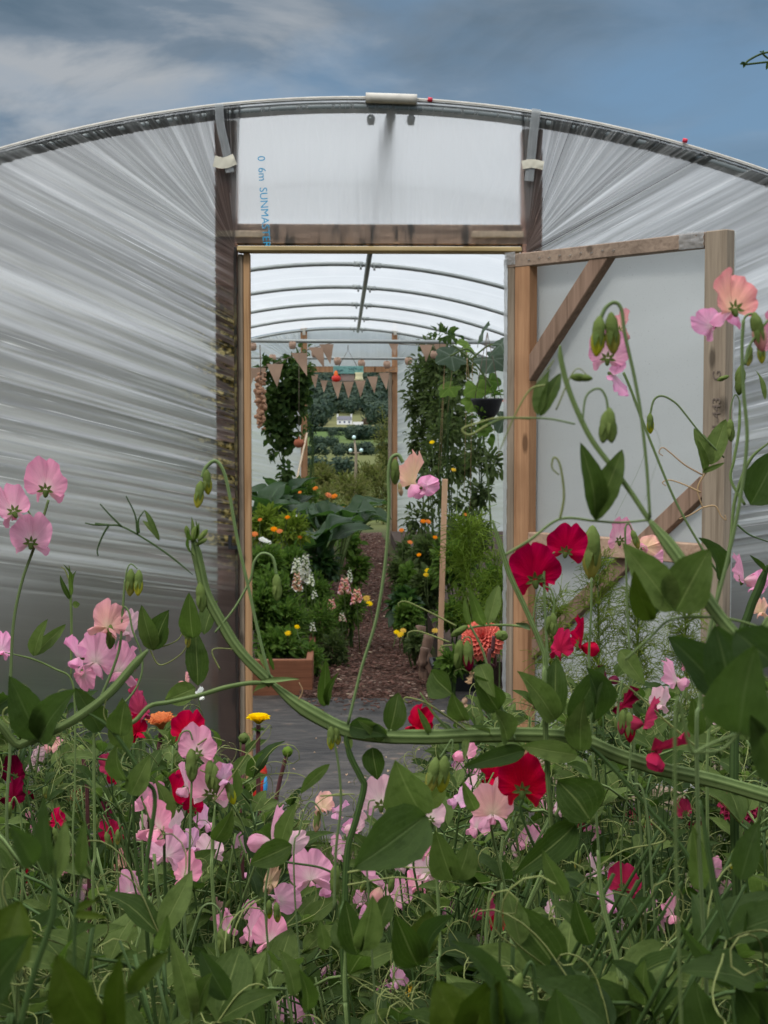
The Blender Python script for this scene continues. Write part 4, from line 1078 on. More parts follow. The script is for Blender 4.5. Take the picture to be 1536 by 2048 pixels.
def flowers(name, label, cat, lst, Y, mat, rpx, drop=60):
    c = PY(lst[0][0], lst[0][1], Y); t = thing(name, label, cat, (c.x, Y, 0))
    for (px, py) in lst:
        p = PY(px, py, Y+RB.uniform(-.1, .1)); disc_flower(t, p, rpx*Y/F*RB.uniform(.85, 1.1), mat, (RB.uniform(-.3, .3), -.6, .7), 3, stem_to=PY(px+RB.uniform(-8, 8), py+drop, Y))
flowers('marigold_plant', 'bright orange marigolds standing above the chard', 'marigold', [(657, 991), (669, 993)], 12.6, 'orange', 8)
flowers('marigold_plant', 'small red orange marigolds around the chard top', 'marigold', [(632, 1013), (686, 1017), (631, 977)], 13., 'orange', 6)
flowers('marigold_plant', 'twin orange marigold heads behind left clump', 'marigold', [(548, 1059), (559, 1063)], 10., 'orange', 7.5)
flowers('marigold_plant', 'orange marigold peeping past left door stop', 'marigold', [(509, 1069)], 9.9, 'orange', 9)
flowers('marigold_plant', 'yellow marigolds low in left bed', 'marigold', [(594, 1254), (576, 1267)], 8.1, 'yellow', 7, 30)
flowers('marigold_plant', 'yellow marigold beside pink snapdragons at path edge', 'marigold', [(733, 1198), (738, 1208)], 9.4, 'yellow', 9, 40)
flowers('marigold_plant', 'orange yellow marigolds at base of tomato plants', 'marigold', [(846, 1043), (856, 1044), (803, 1061)], 11., 'orange', 7.5)
flowers('marigold_plant', 'yellow blooms high among tomato stems', 'marigold', [(864, 885), (907, 940)], 11.2, 'yellow', 6)
flowers('marigold_plant', 'yellow marigolds on right edge of path near log edging', 'marigold', [(793, 1265), (806, 1262), (801, 1270), (870, 1262), (853, 1273)], 8.6, 'yellow', 8, 30)
flowers('marigold_plant', 'scattered yellow marigolds behind wooden stake', 'marigold', [(855, 1141), (878, 1108), (852, 1150)], 9.6, 'yellow', 6)
flowers('marigold_plant', 'orange marigolds half hidden in yellow green herb', 'marigold', [(520, 1040), (575, 1035), (600, 1075)], 10.3, 'orange', 6)
flowers('marigold_plant', 'small orange marigolds in grey green clump right of path', 'marigold', [(820, 1085), (838, 1110), (870, 1075), (930, 1030)], 10.4, 'orange', 6)
flowers('marigold_plant', 'few orange marigolds near far end of left bed', 'marigold', [(600, 985), (570, 1000), (720, 1000)], 13.5, 'orange', 5)
flowers('lily', 'white spidery flower beside left door stop', 'flower', [(530, 1082), (524, 1079), (537, 1085)], 9.6, 'white', 8)
def snapdragon(label, px, ytop, ybot, Y, mat, mat2, wpx=9):
    a, b = PY(px, ytop, Y), PY(px, ybot, Y); t = thing('snapdragon', label, 'snapdragon', (a.x, Y, 0), 'snapdragons in left bed')
    mb = MB(); tube(mb, [Vector((a.x+.02, Y, 0)), b, a+Vector((0, 0, .02))], .0035, 5); mb.build('stem', M['stem'], t)
    mb = MB(); n = int(abs(ybot-ytop)*.42)+3; k_ = Y/F
    for i in range(n):
        q = i/(n-1); c = a.lerp(b, q); an = i*2.4; d = Vector((cos(an), sin(an), .15)); r = wpx*k_*(.5+.5*q)
        p = c+d*r*.4
        leaf(mb, p, p+(d+Vector((0, 0, .9))).normalized()*r, r*1.1, d, 4, 4, .2, .1, .1, RB.random(), .7)
        leaf(mb, p, p+(d+Vector((0, 0, -.5))).normalized()*r*1.1, r*1.2, d+Vector((0, 0, 1)), 4, 4, .2, .1, .1, RB.random(), .7, 1)
        revolve(mb, [(r*.15, -r*.4), (r*.35, 0), (r*.12, r*.45)], p+d*r*.25, 6, 0, d, RB.random())
    mb.build('flower_spike', [M[mat], M[mat2]], t)
snapdragon('tall white snapdragon spike, the fuller of two', 611, 1112, 1165, 9., 'white', 'white', 11)
snapdragon('white snapdragon spike leaning left of the fuller one', 594, 1118, 1146, 9.1, 'white', 'white', 10)
snapdragon('short white snapdragon bloom low on right of white group', 622, 1150, 1170, 8.9, 'white', 'white', 7)
snapdragon('peach and cream snapdragon under the white spikes', 594, 1148, 1182, 8.9, 'salmon', 'white', 10)
snapdragon('pink snapdragon topmost of three pink spikes', 689, 1158, 1188, 9.2, 'snap', 'pale', 12)
snapdragon('pink snapdragon next to the yellow marigold', 714, 1180, 1206, 9.1, 'snap', 'pale', 11)
snapdragon('pink snapdragon lowest and furthest left of pink spikes', 663, 1200, 1222, 8.9, 'snap', 'pale', 9)
snapdragon('small white snapdragon tip above pink spikes', 699, 1141, 1164, 9.3, 'white', 'white', 6)
snapdragon('little faded cream snapdragon between pink and white spikes', 684, 1227, 1242, 8.8, 'white', 'salmon', 7)
snapdragon('little white snapdragon low in fine foliage', 625, 1246, 1262, 8.5, 'white', 'white', 6)
snapdragon('single cream bloom just below white group', 629, 1182, 1196, 8.8, 'white', 'white', 6)
# raised bed edging
a = PY(500, 1320, 7.8); b = PY(625, 1392, 7.8); t = thing('raised_bed', 'reddish brown timber raised bed just inside the doorway', 'raised bed', (b.x, 7.8, 0))
mb = MB(); bevbox(mb, (-1.2, 7.8, .0), (b.x, 7.84, a.z), .004); mb.build('end_board', M['wood_bed'], t, smooth=False)
mb = MB(); bevbox(mb, (b.x-.035, 7.842, .0), (b.x, 18.0, a.z-.01), .004); mb.build('side_board', M['wood_bed'], t, smooth=False)
mb = MB(); box(mb, (-1.18, 7.845, .0), (b.x-.04, 18., a.z-.04)); mb.build('soil', M['soil'], t, smooth=False)
mb = MB(); box(mb, (.56, 8.1, .0), (2.4, 18.3, .13)); o = mb.build('bed_soil', M['soil'], smooth=False); tag(o, 'dark soil of the planted bed on right of path', 'soil'); kind(o, 'structure')
# log edging of the right bed
for i, (px, y1, Y, r, lab) in enumerate(((842, 1252, 8.6, .030, 'tallest gnarled log nearest the bark path'), (858, 1270, 8.35, .028, 'gnarled log beside the black tray'), (850, 1296, 8.1, .024, 'short gnarled log in front of two others'))):
    a = PY(px, y1, Y); mb = MB()
    tube(mb, catmull([Vector((a.x+.02, Y, -.02)), Vector((a.x-.015, Y, a.z*.5)), a], 5), lambda u: r*(1+.5*n3((u*9, i*3, 0))), 10); o = mb.build('log', M['wood_log']); tag(o, lab, 'log', 'upright logs edging the right bed')
# stake and cane
a = PY(890, 958, 8.4); b = PY(884, 1275, 8.4); mb = MB(); plank(mb, Vector((b.x-.012, 8.4, .05)), a, (1, 0, 0), .030, .02, 0, .002); o = mb.build('wooden_stake', M['wood_stake'], smooth=False); tag(o, 'pale orange wooden stake upright in right bed', 'stake')
a = PY(614, 866, 16.); b = PY(585, 1000, 15.6); mb = MB(); tube(mb, [a, b, b+(b-a)*.55], .010, 6); o = mb.build('garden_cane', M['wood_pale']); tag(o, 'thin pale cane leaning beside left far post', 'cane')
c = PY(598, 886, 14.); mb = MB(); r = .045; revolve(mb, [(.001, -r), (r*.8, -r*.7), (r*1.1, 0), (r*.8, r*.7), (r*.2, r*.8), (.004, r*1.3)], c, 16); o = mb.build('hanging_gourd', M['terracotta']); tag(o, 'round reddish brown gourd hanging by left far post', 'gourd')
a = PY(600, 850, 14.)
mb = MB(); tube(mb, [c+Vector((0, 0, r)), PY(598, 700, 14.)], .002, 4); s_ = mb.build('string', M['string'], o, origin=c); s_.location = (c-Vector((0, 0, 0)))
o.location = (0, 0, 0)
# black plastic tray
c = PZ(890, 1345, .02); c = Vector((PY(915, 1320, 8.0).x, 8.0, 0)); t = thing('plant_tray', 'black plastic tray on right of path behind coral dahlia', 'tray', c)
mb = MB(); vs = []
for (w_, d_, z) in ((.12, .12, .0), (.13, .13, .13), (.142, .142, .13), (.142, .142, .15), (.125, .125, .15), (.11, .11, .03)):
    for (sx, sy) in ((-1, -1), (1, -1), (1, 1), (-1, 1)): vs.append(c+Vector((sx*w_, sy*d_, z)))
mb.add(vs, grid_faces(4, 6, True)+[(3, 2, 1, 0), (20, 21, 22, 23)]); mb.build('tray', M['black'], t, smooth=False)
mb = MB(); box(mb, c+Vector((-.118, -.118, .07)), c+Vector((.118, .118, .12))); mb.build('soil', M['soil'], t, smooth=False)
# right bed foliage
G2 = 'leafy clumps in right bed'
for (px, py, Y, rx, rz, n, L, mt_, wr, lab) in ((815, 1120, 11.5, 34, 50, 420, .06, 'tomleaf', .45, 'grey green clump where path narrows'), (850, 1180, 9.8, 36, 50, 520, .06, 'tomleaf', .5, 'dusty green clump behind wooden stake'), (810, 1215, 9.2, 26, 30, 200, .09, 'chard', .6, 'dark broad leaves at right edge of path'), (905, 1230, 8.8, 34, 36, 420, .05, 'hleaf', .4, 'shaded foliage behind coral dahlia'), (940, 1080, 10.2, 45, 60, 520, .07, 'tomleaf', .5, 'mixed green clump behind feathery plant'), (985, 1180, 8.9, 34, 60, 480, .06, 'hleaf', .4, 'leafy clump just inside right door edge'), (800, 1150, 10.6, 24, 40, 420, .05, 'tomleaf', .45, 'grey green sprawl narrowing the bark path'), (815, 1235, 9.0, 30, 34, 420, .05, 'hleaf', .4, 'green sprawl beside the gnarled logs'), (835, 1290, 8.5, 24, 24, 220, .05, 'tomleaf', .45, 'low sprawl half covering the gnarled logs'), (905, 1130, 9.6, 50, 60, 700, .06, 'hleaf', .4, 'dense green clump right of wooden stake'), (700, 1090, 13.5, 26, 30, 260, .07, 'hleaf', .5, 'leafy clump where the path meets the chard')):
    bush('leafy_clump', lab, 'garden plant', px, py, Y, rx, rz, n, L, mt_, wr, group=G2, shell=.2)
def feathery(name, label, px, ytop, ybot, Y, spread, n, L, group=None, mat='feather', rt_=.0011, stem=True):
    a, b = PY(px, ytop, Y), PY(px, ybot, Y); t = thing(name, label, 'feathery plant', (b.x, Y, 0), group); k = Y/F
    mbs = MB(); tube(mbs, catmull([Vector((b.x+.01, Y, 0)), b+Vector((.01, 0, 0)), a], 6), lambda u: lerp(.004, .0018, u), 6); mbs.build('stem', M['stem'], t)
    mb = MB()
    for i in range(n):
        q = RB.random(); c = a.lerp(b, q); an = RB.uniform(0, 6.28); d = Vector((cos(an), sin(an)*.8, RB.uniform(.1, 1.))).normalized(); l = spread*k*RB.uniform(.4, 1.)*(.45+.7*sin(pi*min(1, q*.9+.12)))
        e = c+d*l; m = c.lerp(e, .5)+Vector((0, 0, .15*l)); rn = RB.random(); pp = catmull([c, m, e+Vector((0, 0, -.12*l))], 4); tube(mb, pp, rt_, 3, rnd=rn, cap=False)
        for jj in range(7):
            s0 = pp[min(len(pp)-1, 1+jj)]; d2 = (d*.5+rdir(.4)).normalized(); l2 = L*RB.uniform(.5, 1.2); mm = s0+d2*l2*.5+Vector((0, 0, l2*.12)); tube(mb, [s0, mm, s0+d2*l2+Vector((0, 0, -l2*.1))], rt_*.75, 3, rnd=rn, cap=False)
    mb.build('foliage', M[mat], t)
feathery('feathery_plant', 'bright green spiky leaved plant just inside right of doorway', 940, 1050, 1260, 7.9, 70, 110, .10, rt_=.0022, mat='feather2')
feathery('feathery_plant', 'second spiky leaved green plant close to open door stile', 995, 1110, 1300, 7.6, 44, 60, .085, rt_=.0020, mat='feather2')
for (px, py, Y, rx, rz, n, L, mt_, wr, lab) in ((180, 1420, 6.9, 330, 120, 1500, .08, 'hleaf', .5, 'leafy crop blurred behind lower left film'), (1290, 1420, 6.8, 250, 120, 1100, .08, 'hleaf', .5, 'leafy crop blurred behind the open door'), (905, 1330, 7.7, 34, 34, 260, .05, 'hleaf', .4, 'leafy clump beside the black tray'), (965, 1290, 8.0, 40, 60, 500, .05, 'hleaf', .4, 'leafy clump at the foot of spiky green plant'), (860, 1110, 10.6, 50, 50, 620, .06, 'tomleaf', .45, 'grey green foliage left of wooden stake'), (820, 1170, 10.2, 26, 42, 420, .06, 'hleaf', .5, 'darker clump leaning over right side of path'), (545, 1190, 8.9, 50, 60, 700, .055, 'hleaf', .45, 'bushy green clump beneath white spidery flower'), (630, 1190, 9.6, 45, 45, 600, .05, 'hleaf', .35, 'green foliage around pink and white snapdragons'), (560, 1290, 8.2, 60, 40, 700, .05, 'hleaf', .45, 'low foliage just above the bed end board')):
    bush('leafy_clump', lab, 'garden plant', px, py, Y, rx, rz, n, L, mt_, wr, group='leafy clumps inside the tunnel', shell=.15)
feathery('feathery_plant', 'feathery green plant against bottom of the open door', 1195, 1130, 1560, 4.3, 66, 190, .05, 'feathery plants outside the open door', rt_=.0011)
feathery('feathery_plant', 'feathery green plant between door braces and outer stile', 1275, 1190, 1560, 4.2, 62, 180, .05, 'feathery plants outside the open door', rt_=.0011)
feathery('feathery_plant', 'feathery green plant near the inner door stile foot', 1110, 1200, 1560, 4.5, 62, 170, .05, 'feathery plants outside the open door', rt_=.0011)
feathery('feathery_plant', 'feathery green plant in front of outer door stile foot', 1370, 1220, 1560, 4.1, 62, 150, .05, 'feathery plants outside the open door', rt_=.0011)
# grass tufts by the doorway
mb = MB()
for k in range(6500):
    x = RB.uniform(-.46, .22); y = RB.uniform(4.1, 5.45)
    if y > 4.98+.5*smooth(.05, -.4, x)*RB.random()+.1*n3((x*9, 0, 0)): continue
    p = Vector((x, y, .0)); h = RB.uniform(.02, .08)*(.6+.6*n3((x*3, y*3, 1))+.3); d = Vector((RB.uniform(-.6, .6), RB.uniform(-.6, .3), 1)).normalized()
    leaf(mb, p, p+d*h, .004, (0, -1, .1), 2, 3, .1, .15, 0, RB.random(), 1.)
o = mb.build('grass', M['grass']); tag(o, 'short green grass growing at the front of the black membrane', 'grass'); kind(o, 'stuff')
mb = MB()
for k in range(34):
    p = PZ(RB.uniform(560, 860), RB.uniform(1430, 1640), .028); dd = Vector((RB.uniform(-1, 1), RB.uniform(-1, 1), .1)).normalized()*RB.uniform(.008, .022)
    leaf(mb, p, p+dd, .012, (0, 0, 1), 3, 4, .2, .2, .1, RB.random(), 1.)
o = mb.build('fallen_petals', [M['dried']]); tag(o, 'pale fallen petals and leaf litter on the black membrane', 'litter'); kind(o, 'stuff')
# toy by the door post
c = PZ(516, 1592, .0); c = Vector((PY(516, 1560, 5.62).x, 5.62, .01)); t = thing('garden_toy', 'small red and blue plastic toy at foot of left door post', 'toy', c)
mb = MB(); revolve(mb, [(.001, 0), (.020, .002), (.026, .02), (.031, .05), (.033, .08), (.033, .081)], c, 18); mb.build('body', M['red'], t)
mb = MB(); revolve(mb, [(.0332, .081), (.034, .10), (.028, .125), (.016, .137)], c, 18); mb.build('hood', M['red'], t)
mb = MB(); revolve(mb, [(.016, .137), (.014, .146), (.001, .148)], c, 14); mb.build('cap', M['whitewall'], t)
for s, mt_ in ((-1, 'paleblue'), (1, 'blue')):
    mb = MB(); revolve(mb, [(.001, -.038), (.007, -.03), (.011, 0), (.008, .03), (.001, .04)], c+Vector((s*.026, -.014, .052)), 12); mb.build('side_panel', M[mt_], t)
# branch of a tree at upper right
bx = PY(1750, 160, 4.6); t = thing('garden_tree', 'slender tree whose twig reaches into upper right sky', 'tree', (2.5, 5.2, 0))
mb = MB(); tube(mb, catmull([Vector((2.5, 5.2, 0)), Vector((2.45, 5.1, 1.2)), Vector((2.35, 4.9, 2.3)), Vector((2.3, 4.8, 3.2))], 6), lambda u: lerp(.05, .015, u), 9); mb.build('trunk', M['bark'], t)
for pts in (((1900, 60), (1700, 120), (1560, 122), (1535, 124), (1490, 129)), ((1700, 20), (1580, 95), (1528, 106), (1500, 119), (1489, 129)), ((1560, 130), (1534, 115), (1524, 106))):
    mb = MB(); tube(mb, catmull([PY(x, y, 4.7) for x, y in pts], 6), .0032, 6); mb.build('limb', M['stem_dark'], t)
mb = MB()
for (x, y, x2, y2) in ((1489, 129, 1479, 128), (1490, 129, 1482, 124), (1489, 130, 1486, 136), (1523, 106, 1519, 103), (1525, 105, 1528, 100), (1530, 106, 1536, 107), (1538, 125, 1532, 140), (1545, 126, 1560, 140), (1560, 110, 1580, 100), (1600, 120, 1620, 140), (1650, 90, 1660, 60), (1600, 90, 1590, 60)):
    a, b = PY(x, y, 4.7), PY(x2, y2, 4.69); leaf(mb, a, b, (a-b).length*.5, (0, -1, .2), 3, 6, .2, .1, .1)
foliage(mb, Vector((2.4, 4.9, 2.9)), (.5, .5, .5), 300, .06, .5); mb.build('crown', M['leaf_dark'], t)

mb = MB()  # added hedge, out of view, cuts the light from behind the viewer
for k in range(9000):
    x = RB.uniform(-7, 7); z = RB.uniform(0, 3.1); y = -2.2+.5*n3((x*.8, z*.8, 0))-RB.uniform(0, .7)
    p = Vector((x, y, z)); leaf(mb, p, p+rdir(.2)*.16, .11, rdir(), 3, 3, .1, .1, .05, RB.random())
o = mb.build('hedge', M['leaf_dark']); tag(o, 'unseen green hedge added behind the viewer to dim the front', 'hedge')

# ------------------------------------------------------------------ sweet peas
RC = random.Random(41)
def std_petal(mb, ph, open_=1., w=1., mi=0, ruf=1., rnd=.5):
    nu, nv = 41, 11; vs, uvs = [], []
    for j in range(nv):
        r = j/(nv-1)
        for i in range(nu):
            u = 2*i/(nu-1)-1; th = u*R(104)
            Rm = (.74-.20*u*u+.035*sin(th*3+ph)+.02*sin(th*9+ph*3))*(1-.15*exp(-(th/.09)**2))*(1-.45*max(0, abs(u)-.8)*4*.6)
            q = Rm*r; x = q*sin(th)*w*.90; z = q*cos(th)*1.22
            y = .16*q*q*open_ + .42*x*x*open_*q - .15*exp(-abs(x)/.05)*r*(1-.3*r) + ruf*(.075*r*r*sin(th*5.5+ph)+.055*r**3*sin(th*12+ph*2)+.025*r**4*sin(th*23+ph)) - .02
            vs.append(Vector((x, y, z))); uvs.append((u, r, 0))
    mb.add(vs, grid_faces(nu, nv), uvs, rnd, mi)
def flower_meshes(cs, cw, var):
    rs = random.getstate(); random.seed(100+var)
    ph = var*1.7; mb = MB()
    if var < 4:
        std_petal(mb, ph, [1., 1.5, .7, 1.2][var], [1., .92, 1.05, .85][var])
        sp_ = [.9, .55, 1.2, .75][var]
        for s in (-1, 1):
            p0 = Vector((s*.03, -.03, .02)); p1 = Vector((s*.42*sp_, -.42, -.16+.06*var*.5))
            leaf(mb, p0, p1, .50, (s*1., .35, .75), 9, 9, -.22, .12, .05, .4+.2*s, 1.5, 1, .55)
        leaf(mb, (0, -.02, 0), (0, -.40, -.06), .17, (0, .2, 1), 5, 7, -.5, .1, 0, .2, 1.3, 1, .6)
    elif var == 4:    # seen edge on: folded banner
        std_petal(mb, ph, 2.6, .55)
        for s in (-1, 1): leaf(mb, (s*.02, -.02, 0), (s*.16, -.60, -.02), .46, (s*1., .1, .35), 9, 9, -.25, .18, .05, .4, 1.4, 1, .5)
    else:             # crumpled
        std_petal(mb, ph, .9, .5, ruf=2.4); 
        for s in (-1, 1): leaf(mb, (0, 0, 0), (s*.15, -.2, -.35), .3, (s, .2, .3), 7, 7, -.4, .3, .15, .6, 1.2, 1, .6)
    random.setstate(rs)
    return mb
_fc = {}
def calyx_mesh():
    mb = MB(); rs = random.getstate(); random.seed(5)
    revolve(mb, [(.012, -.16), (.05, -.13), (.075, -.04), (.07, .03)], (0, .02, -.02), 10, 0, (0, -.35, .9), .4)
    for k in range(5):
        an = R(-100+50*k)
        p = Vector((.05*sin(an), .045, .02+.03*cos(an))); e = Vector((.23*sin(an), .10, .02+.22*cos(an)))
        leaf(mb, p, e, .085, (0, 1, .1), 3, 6, .2, -.1, .03, .3+.1*k, .6)
    random.setstate(rs); return mb
def put_flower(parent, p, size, col, view='back', roll=0., name='flower', var=None, label=None, scale=None):
    cs, cw = (col, col) if isinstance(col, str) else col
    if var is None: var = RC.randrange(4)
    key = (cs, cw, var)
    if key not in _fc:
        mb = flower_meshes(cs, cw, var); o = mb.build('flower', [M[cs], M[cw]]); _fc[key] = o.data; bpy.data.objects.remove(o)
    if 'calyx' not in _fc:
        o = calyx_mesh().build('calyx', M['calyx']); _fc['calyx'] = o.data; bpy.data.objects.remove(o)
    o = bpy.data.objects.new(name, _fc[key]); COL.objects.link(o); o.parent = parent
    yaw = {'back': 180, 'front': 0, 'left': -90, 'right': 90, 'bl': -140, 'br': 140, 'fl': -45, 'fr': 45}[view]+RC.uniform(-22, 22)
    e = Euler((R(RC.uniform(-14, 16)), 0, 0)).to_matrix()
    m3 = Matrix.Rotation(R(roll), 3, 'Y') @ Matrix.Rotation(R(yaw), 3, 'Z') @ e
    sc = scale or .034
    o.matrix_local = Matrix.Translation(p-world_loc(parent)) @ m3.to_4x4() @ Matrix.Diagonal((sc, sc, sc, 1))
    if label: o['label'] = label
    c = bpy.data.objects.new('calyx', _fc['calyx']); COL.objects.link(c); c.parent = o
    return p + (m3 @ Vector((0, .06, -.16)))*sc
def put_bud(parent, p, L, mat='bud', tipmat='budy', lean=0., fat=.27, name='bud', depth_lean=0.):
    """bud hanging from p"""
    ax = Vector((sin(R(lean)), depth_lean, -cos(R(lean)))).normalized(); mb = MB()
    revolve(mb, [(.004*L, -.02*L), (.06*L, .02*L), (fat*.55*L, .18*L), (fat*.62*L, .36*L), (fat*.55*L, .5*L)], p, 10, 0, ax, .5)
    a = ax.cross(Vector((0, 1, 0))).normalized(); b = a.cross(ax)
    for k in range(5):
        an = 2*pi*k/5+.4; d = a*cos(an)+b*sin(an); q = p+ax*(.38*L)+d*(fat*.55*L); leaf(mb, q, q+ax*(.42*L)+d*(.04*L*(1 if k % 2 else -1)), .17*L, d, 3, 5, -.2, .08, .05, RC.random(), .55)
    prof = [(.001, .25), (fat*.45, .34), (fat*.60, .55), (fat*.56, .74), (fat*.34, .90), (fat*.12, .99), (.001, 1.)]
    n = 14; vs, uvs = [], []
    for (r, z) in prof:
        for i in range(n):
            an = 2*pi*i/n; f = 1+.14*cos(2*an)+.06*cos(5*an); vs.append(p+ax*(z*L)+a*(r*L*cos(an)*f)+b*(r*L*sin(an)*.75*f)); uvs.append((i/n*2-1, (z-.25)*1.3, 0))
    mb.add(vs, grid_faces(n, len(prof), True), uvs, .5, 1)
    o = mb.build(name, [M[mat], M[tipmat]], parent); return o
def curl(p, d, L, turns=1.2, n=16, nrm=None, straight=.45):
    """tendril: runs straight, then coils up"""
    d = Vector(d).normalized(); nrm = Vector(nrm or (RC.uniform(-.4, .4), -1, RC.uniform(-.3, .3))).normalized()
    out = [Vector(p)]; st = L/n; sg = RC.choice((-1, 1)); q = Vector(p)
    for k in range(n):
        v = k/n; an = 0. if v < straight*.3 else (2*pi*turns/n)*(v**2.2)*2.6*sg
        an += RC.uniform(-.10, .10); d = (Matrix.Rotation(an, 3, nrm) @ d).normalized(); q = q+d*st; q.y += RC.uniform(-.0006, .0006); out.append(q.copy())
    return out
def pt(x, y, D): return P(x, y, D)

FL0 = []
def hero(label, D, root, stems=(), leaves=(), flowers_=(), buds=(), tendrils=(), group=None):
    r0 = P(root[0], root[1], D); t = thing('sweet_pea_plant', label, 'sweet pea', (r0.x, r0.y, 0), group)
    def q(p): return P(p[0], p[1], p[2] if len(p) > 2 else D)
    for s in stems:
        pts, wpx, wing, mat = s[:4]; dd = sum((p[2] if len(p) > 2 else D) for p in pts)/len(pts); r = wpx/F*dd/2*(.60 if wing else .62); pp = [q(p) for p in pts]
        if len(s) > 4 and s[4]: pp.append(Vector((pp[-1].x+.02, pp[-1].y+.03, max(0, pp[-1].z-.35)))); pp.append(Vector((r0.x, r0.y, 0)))
        c = catmull(pp, 8); mb = MB()
        if wing: tube(mb, c, (lambda u, r=r: r*.52*lerp(.35, 1., min(1, u*9))), 20, wing=wing*.9, flat=.62)
        else: tube(mb, c, (lambda u, r=r: r*lerp(.8, 1.05, u)), 8)
        mb.build('stem' if wing else 'flower_stalk', M[mat], t)
    for l in leaves:
        bx, by, tx, ty, wpx = l[:5]; mat = l[5] if len(l) > 5 else 'leaf'; dl = l[6] if len(l) > 6 else D
        a = P(bx, by, dl); e = P(tx, ty, dl+RC.uniform(-.03, .02)*dl); L = (e-a).length
        nrm = Vector((RC.uniform(-.55, .55), -1, RC.uniform(.1, .6)))
        mb = MB(); leaf(mb, a, e, wpx/F*dl*.90, nrm, 9, 17, .22, RC.uniform(.04, .12), .035, RC.random(), .74, 0, .8, RC.uniform(-.5, .5)); mb.build('leaf', M[mat], t)
        if len(l) > 7:
            mb = MB(); tube(mb, catmull([a, a.lerp(P(l[7], l[8], dl), .5), P(l[7], l[8], D)], 4), .0014, 5); mb.build('leaf_stalk', M['stem'], t)
    for f in flowers_:
        x, y, size, col, view = f[:5]; df = clamp(122/size, .5, 3.4) if len(f) < 7 else f[6]; roll = f[5] if len(f) > 5 else RC.uniform(-14, 14)
        p = P(x, y, df); sc = .034*(size/F*df/.040); FL0.append((x, y, size*.5, df))
        p = p-Vector((0, 0, .25*sc)); base = put_flower(t, p, size, col, view, roll, scale=sc, var=f[7] if len(f) > 7 else None)
        if len(f) > 8:
            tgt = P(f[8][0], f[8][1], df); mb = MB(); tube(mb, catmull([base, base.lerp(tgt, .5)+Vector((0, 0, .006)), tgt], 5), .0009, 6); mb.build('flower_stalk', M['ped'], t)
    for b in buds:
        x, y, L, lean = b[:4]; db = b[5] if len(b) > 5 else D; m1, m2 = b[4] if len(b) > 4 else ('bud', 'budy'); put_bud(t, P(x, y, db), L/F*db, m1, m2, lean, depth_lean=RC.uniform(-.2, .1))
    for td in tendrils:
        pts = td[0] if isinstance(td, tuple) and isinstance(td[0], (list, tuple)) and isinstance(td[0][0], (list, tuple)) else td
        wpx = td[1] if pts is not td else 3.0; mat = td[2] if (pts is not td and len(td) > 2) else 'tendril'
        mb = MB(); tube(mb, catmull([q(p) for p in pts], 7), lambda u: wpx/F*D/2*lerp(1.1, .6, u), 6); mb.build('tendril', M[mat], t)
    return t

# --- far left spike of pink flowers
hero('tall sweet pea stalk at far left bearing three stacked pink blooms', 1.35, (20, 1500),
     stems=[([(97, 1000), (85, 1040), (68, 1095), (45, 1160), (28, 1240), (22, 1340), (20, 1500), (18, 1750)], 11, 0, 'ped', 1), ([(68, 1040), (60, 1028), (55, 1020)], 6, 0, 'ped')],
     flowers_=[(92, 962, 92, 'pink', 'back', 2, 1.3, 0), (28, 1008, 86, 'pink', 'bl', -18, 1.32, 3), (62, 1070, 84, 'pink', 'back', 4, 1.34, 2)])
hero('sweet pea shoot with paired leaflets and lilac bloom at left edge', 1.45, (150, 1560),
     stems=[([(10, 1305), (65, 1318), (110, 1338), (142, 1358), (150, 1420), (150, 1560), (150, 1800)], 9, .6, 'stem', 1), ([(142, 1358), (143, 1250), (141, 1190), (138, 1150)], 12, .5, 'stem')],
     leaves=[(67, 1312, 95, 1238, 34), (66, 1312, 132, 1248, 30), (140, 1200, 120, 1150, 12), (142, 1190, 152, 1140, 10), (140, 1170, 128, 1128, 8), (145, 1210, 160, 1208, 16), (143, 1190, 138, 1130, 9)],
     flowers_=[(2, 1293, 56, 'lilac', 'fr', 10, 1.5, 1)], tendrils=[([(138, 1160), (130, 1140), (122, 1134)], 3)])
hero('sweet pea shoot with salmon and pink cluster left of door post', 1.3, (190, 1700),
     stems=[([(205, 1390), (190, 1420), (188, 1560), (190, 1700), (190, 1850)], 12, .7, 'stem', 1), ([(222, 1250), (230, 1222), (245, 1212), (258, 1225), (265, 1260), (285, 1320), (270, 1380), (205, 1450)], 7, 0, 'ped'), ([(245, 1225), (240, 1290), (225, 1340), (200, 1400), (190, 1440)], 10, 0, 'ped'), ([(250, 1160), (247, 1200), (243, 1250)], 9, 0, 'ped'), ([(275, 1138), (262, 1128), (254, 1140), (250, 1165)], 5, 0, 'ped')],
     flowers_=[(215, 1240, 76, 'salmon', 'front', 12, 1.3, 2), (250, 1250, 60, 'pale', 'fr', 30, 1.32, 1), (160, 1300, 66, 'lilac', 'fl', -30, 1.31, 3), (192, 1305, 92, 'pink', 'front', 8, 1.33, 0), (235, 1325, 84, 'pink', 'fr', 20, 1.36, 2), (165, 1335, 50, 'pink', 'front', 160, 1.3, 1)],
     buds=[(222, 1248, 52, -4, ('bud', 'bud')), (262, 1138, 55, -3, ('bud', 'budy')), (278, 1140, 52, -2, ('bud', 'budy')), (335, 1255, 42, -20), (375, 1262, 34, 0, ('budy', 'budy'))],
     leaves=[(305, 1300, 283, 1210, 42), (307, 1300, 338, 1220, 58), (395, 1372, 392, 1262, 52, 'leaf'), (392, 1376, 330, 1400, 52, 'leaf'), (386, 1275, 378, 1185, 50), (408, 1270, 435, 1200, 44), (200, 1462, 150, 1375, 60, 'leaf_dark'), (250, 1500, 245, 1395, 60)],
     tendrils=[([(300, 1300), (320, 1330), (360, 1310), (375, 1285), (365, 1268)], 3), ([(305, 1300), (355, 1280), (372, 1245)], 3)])
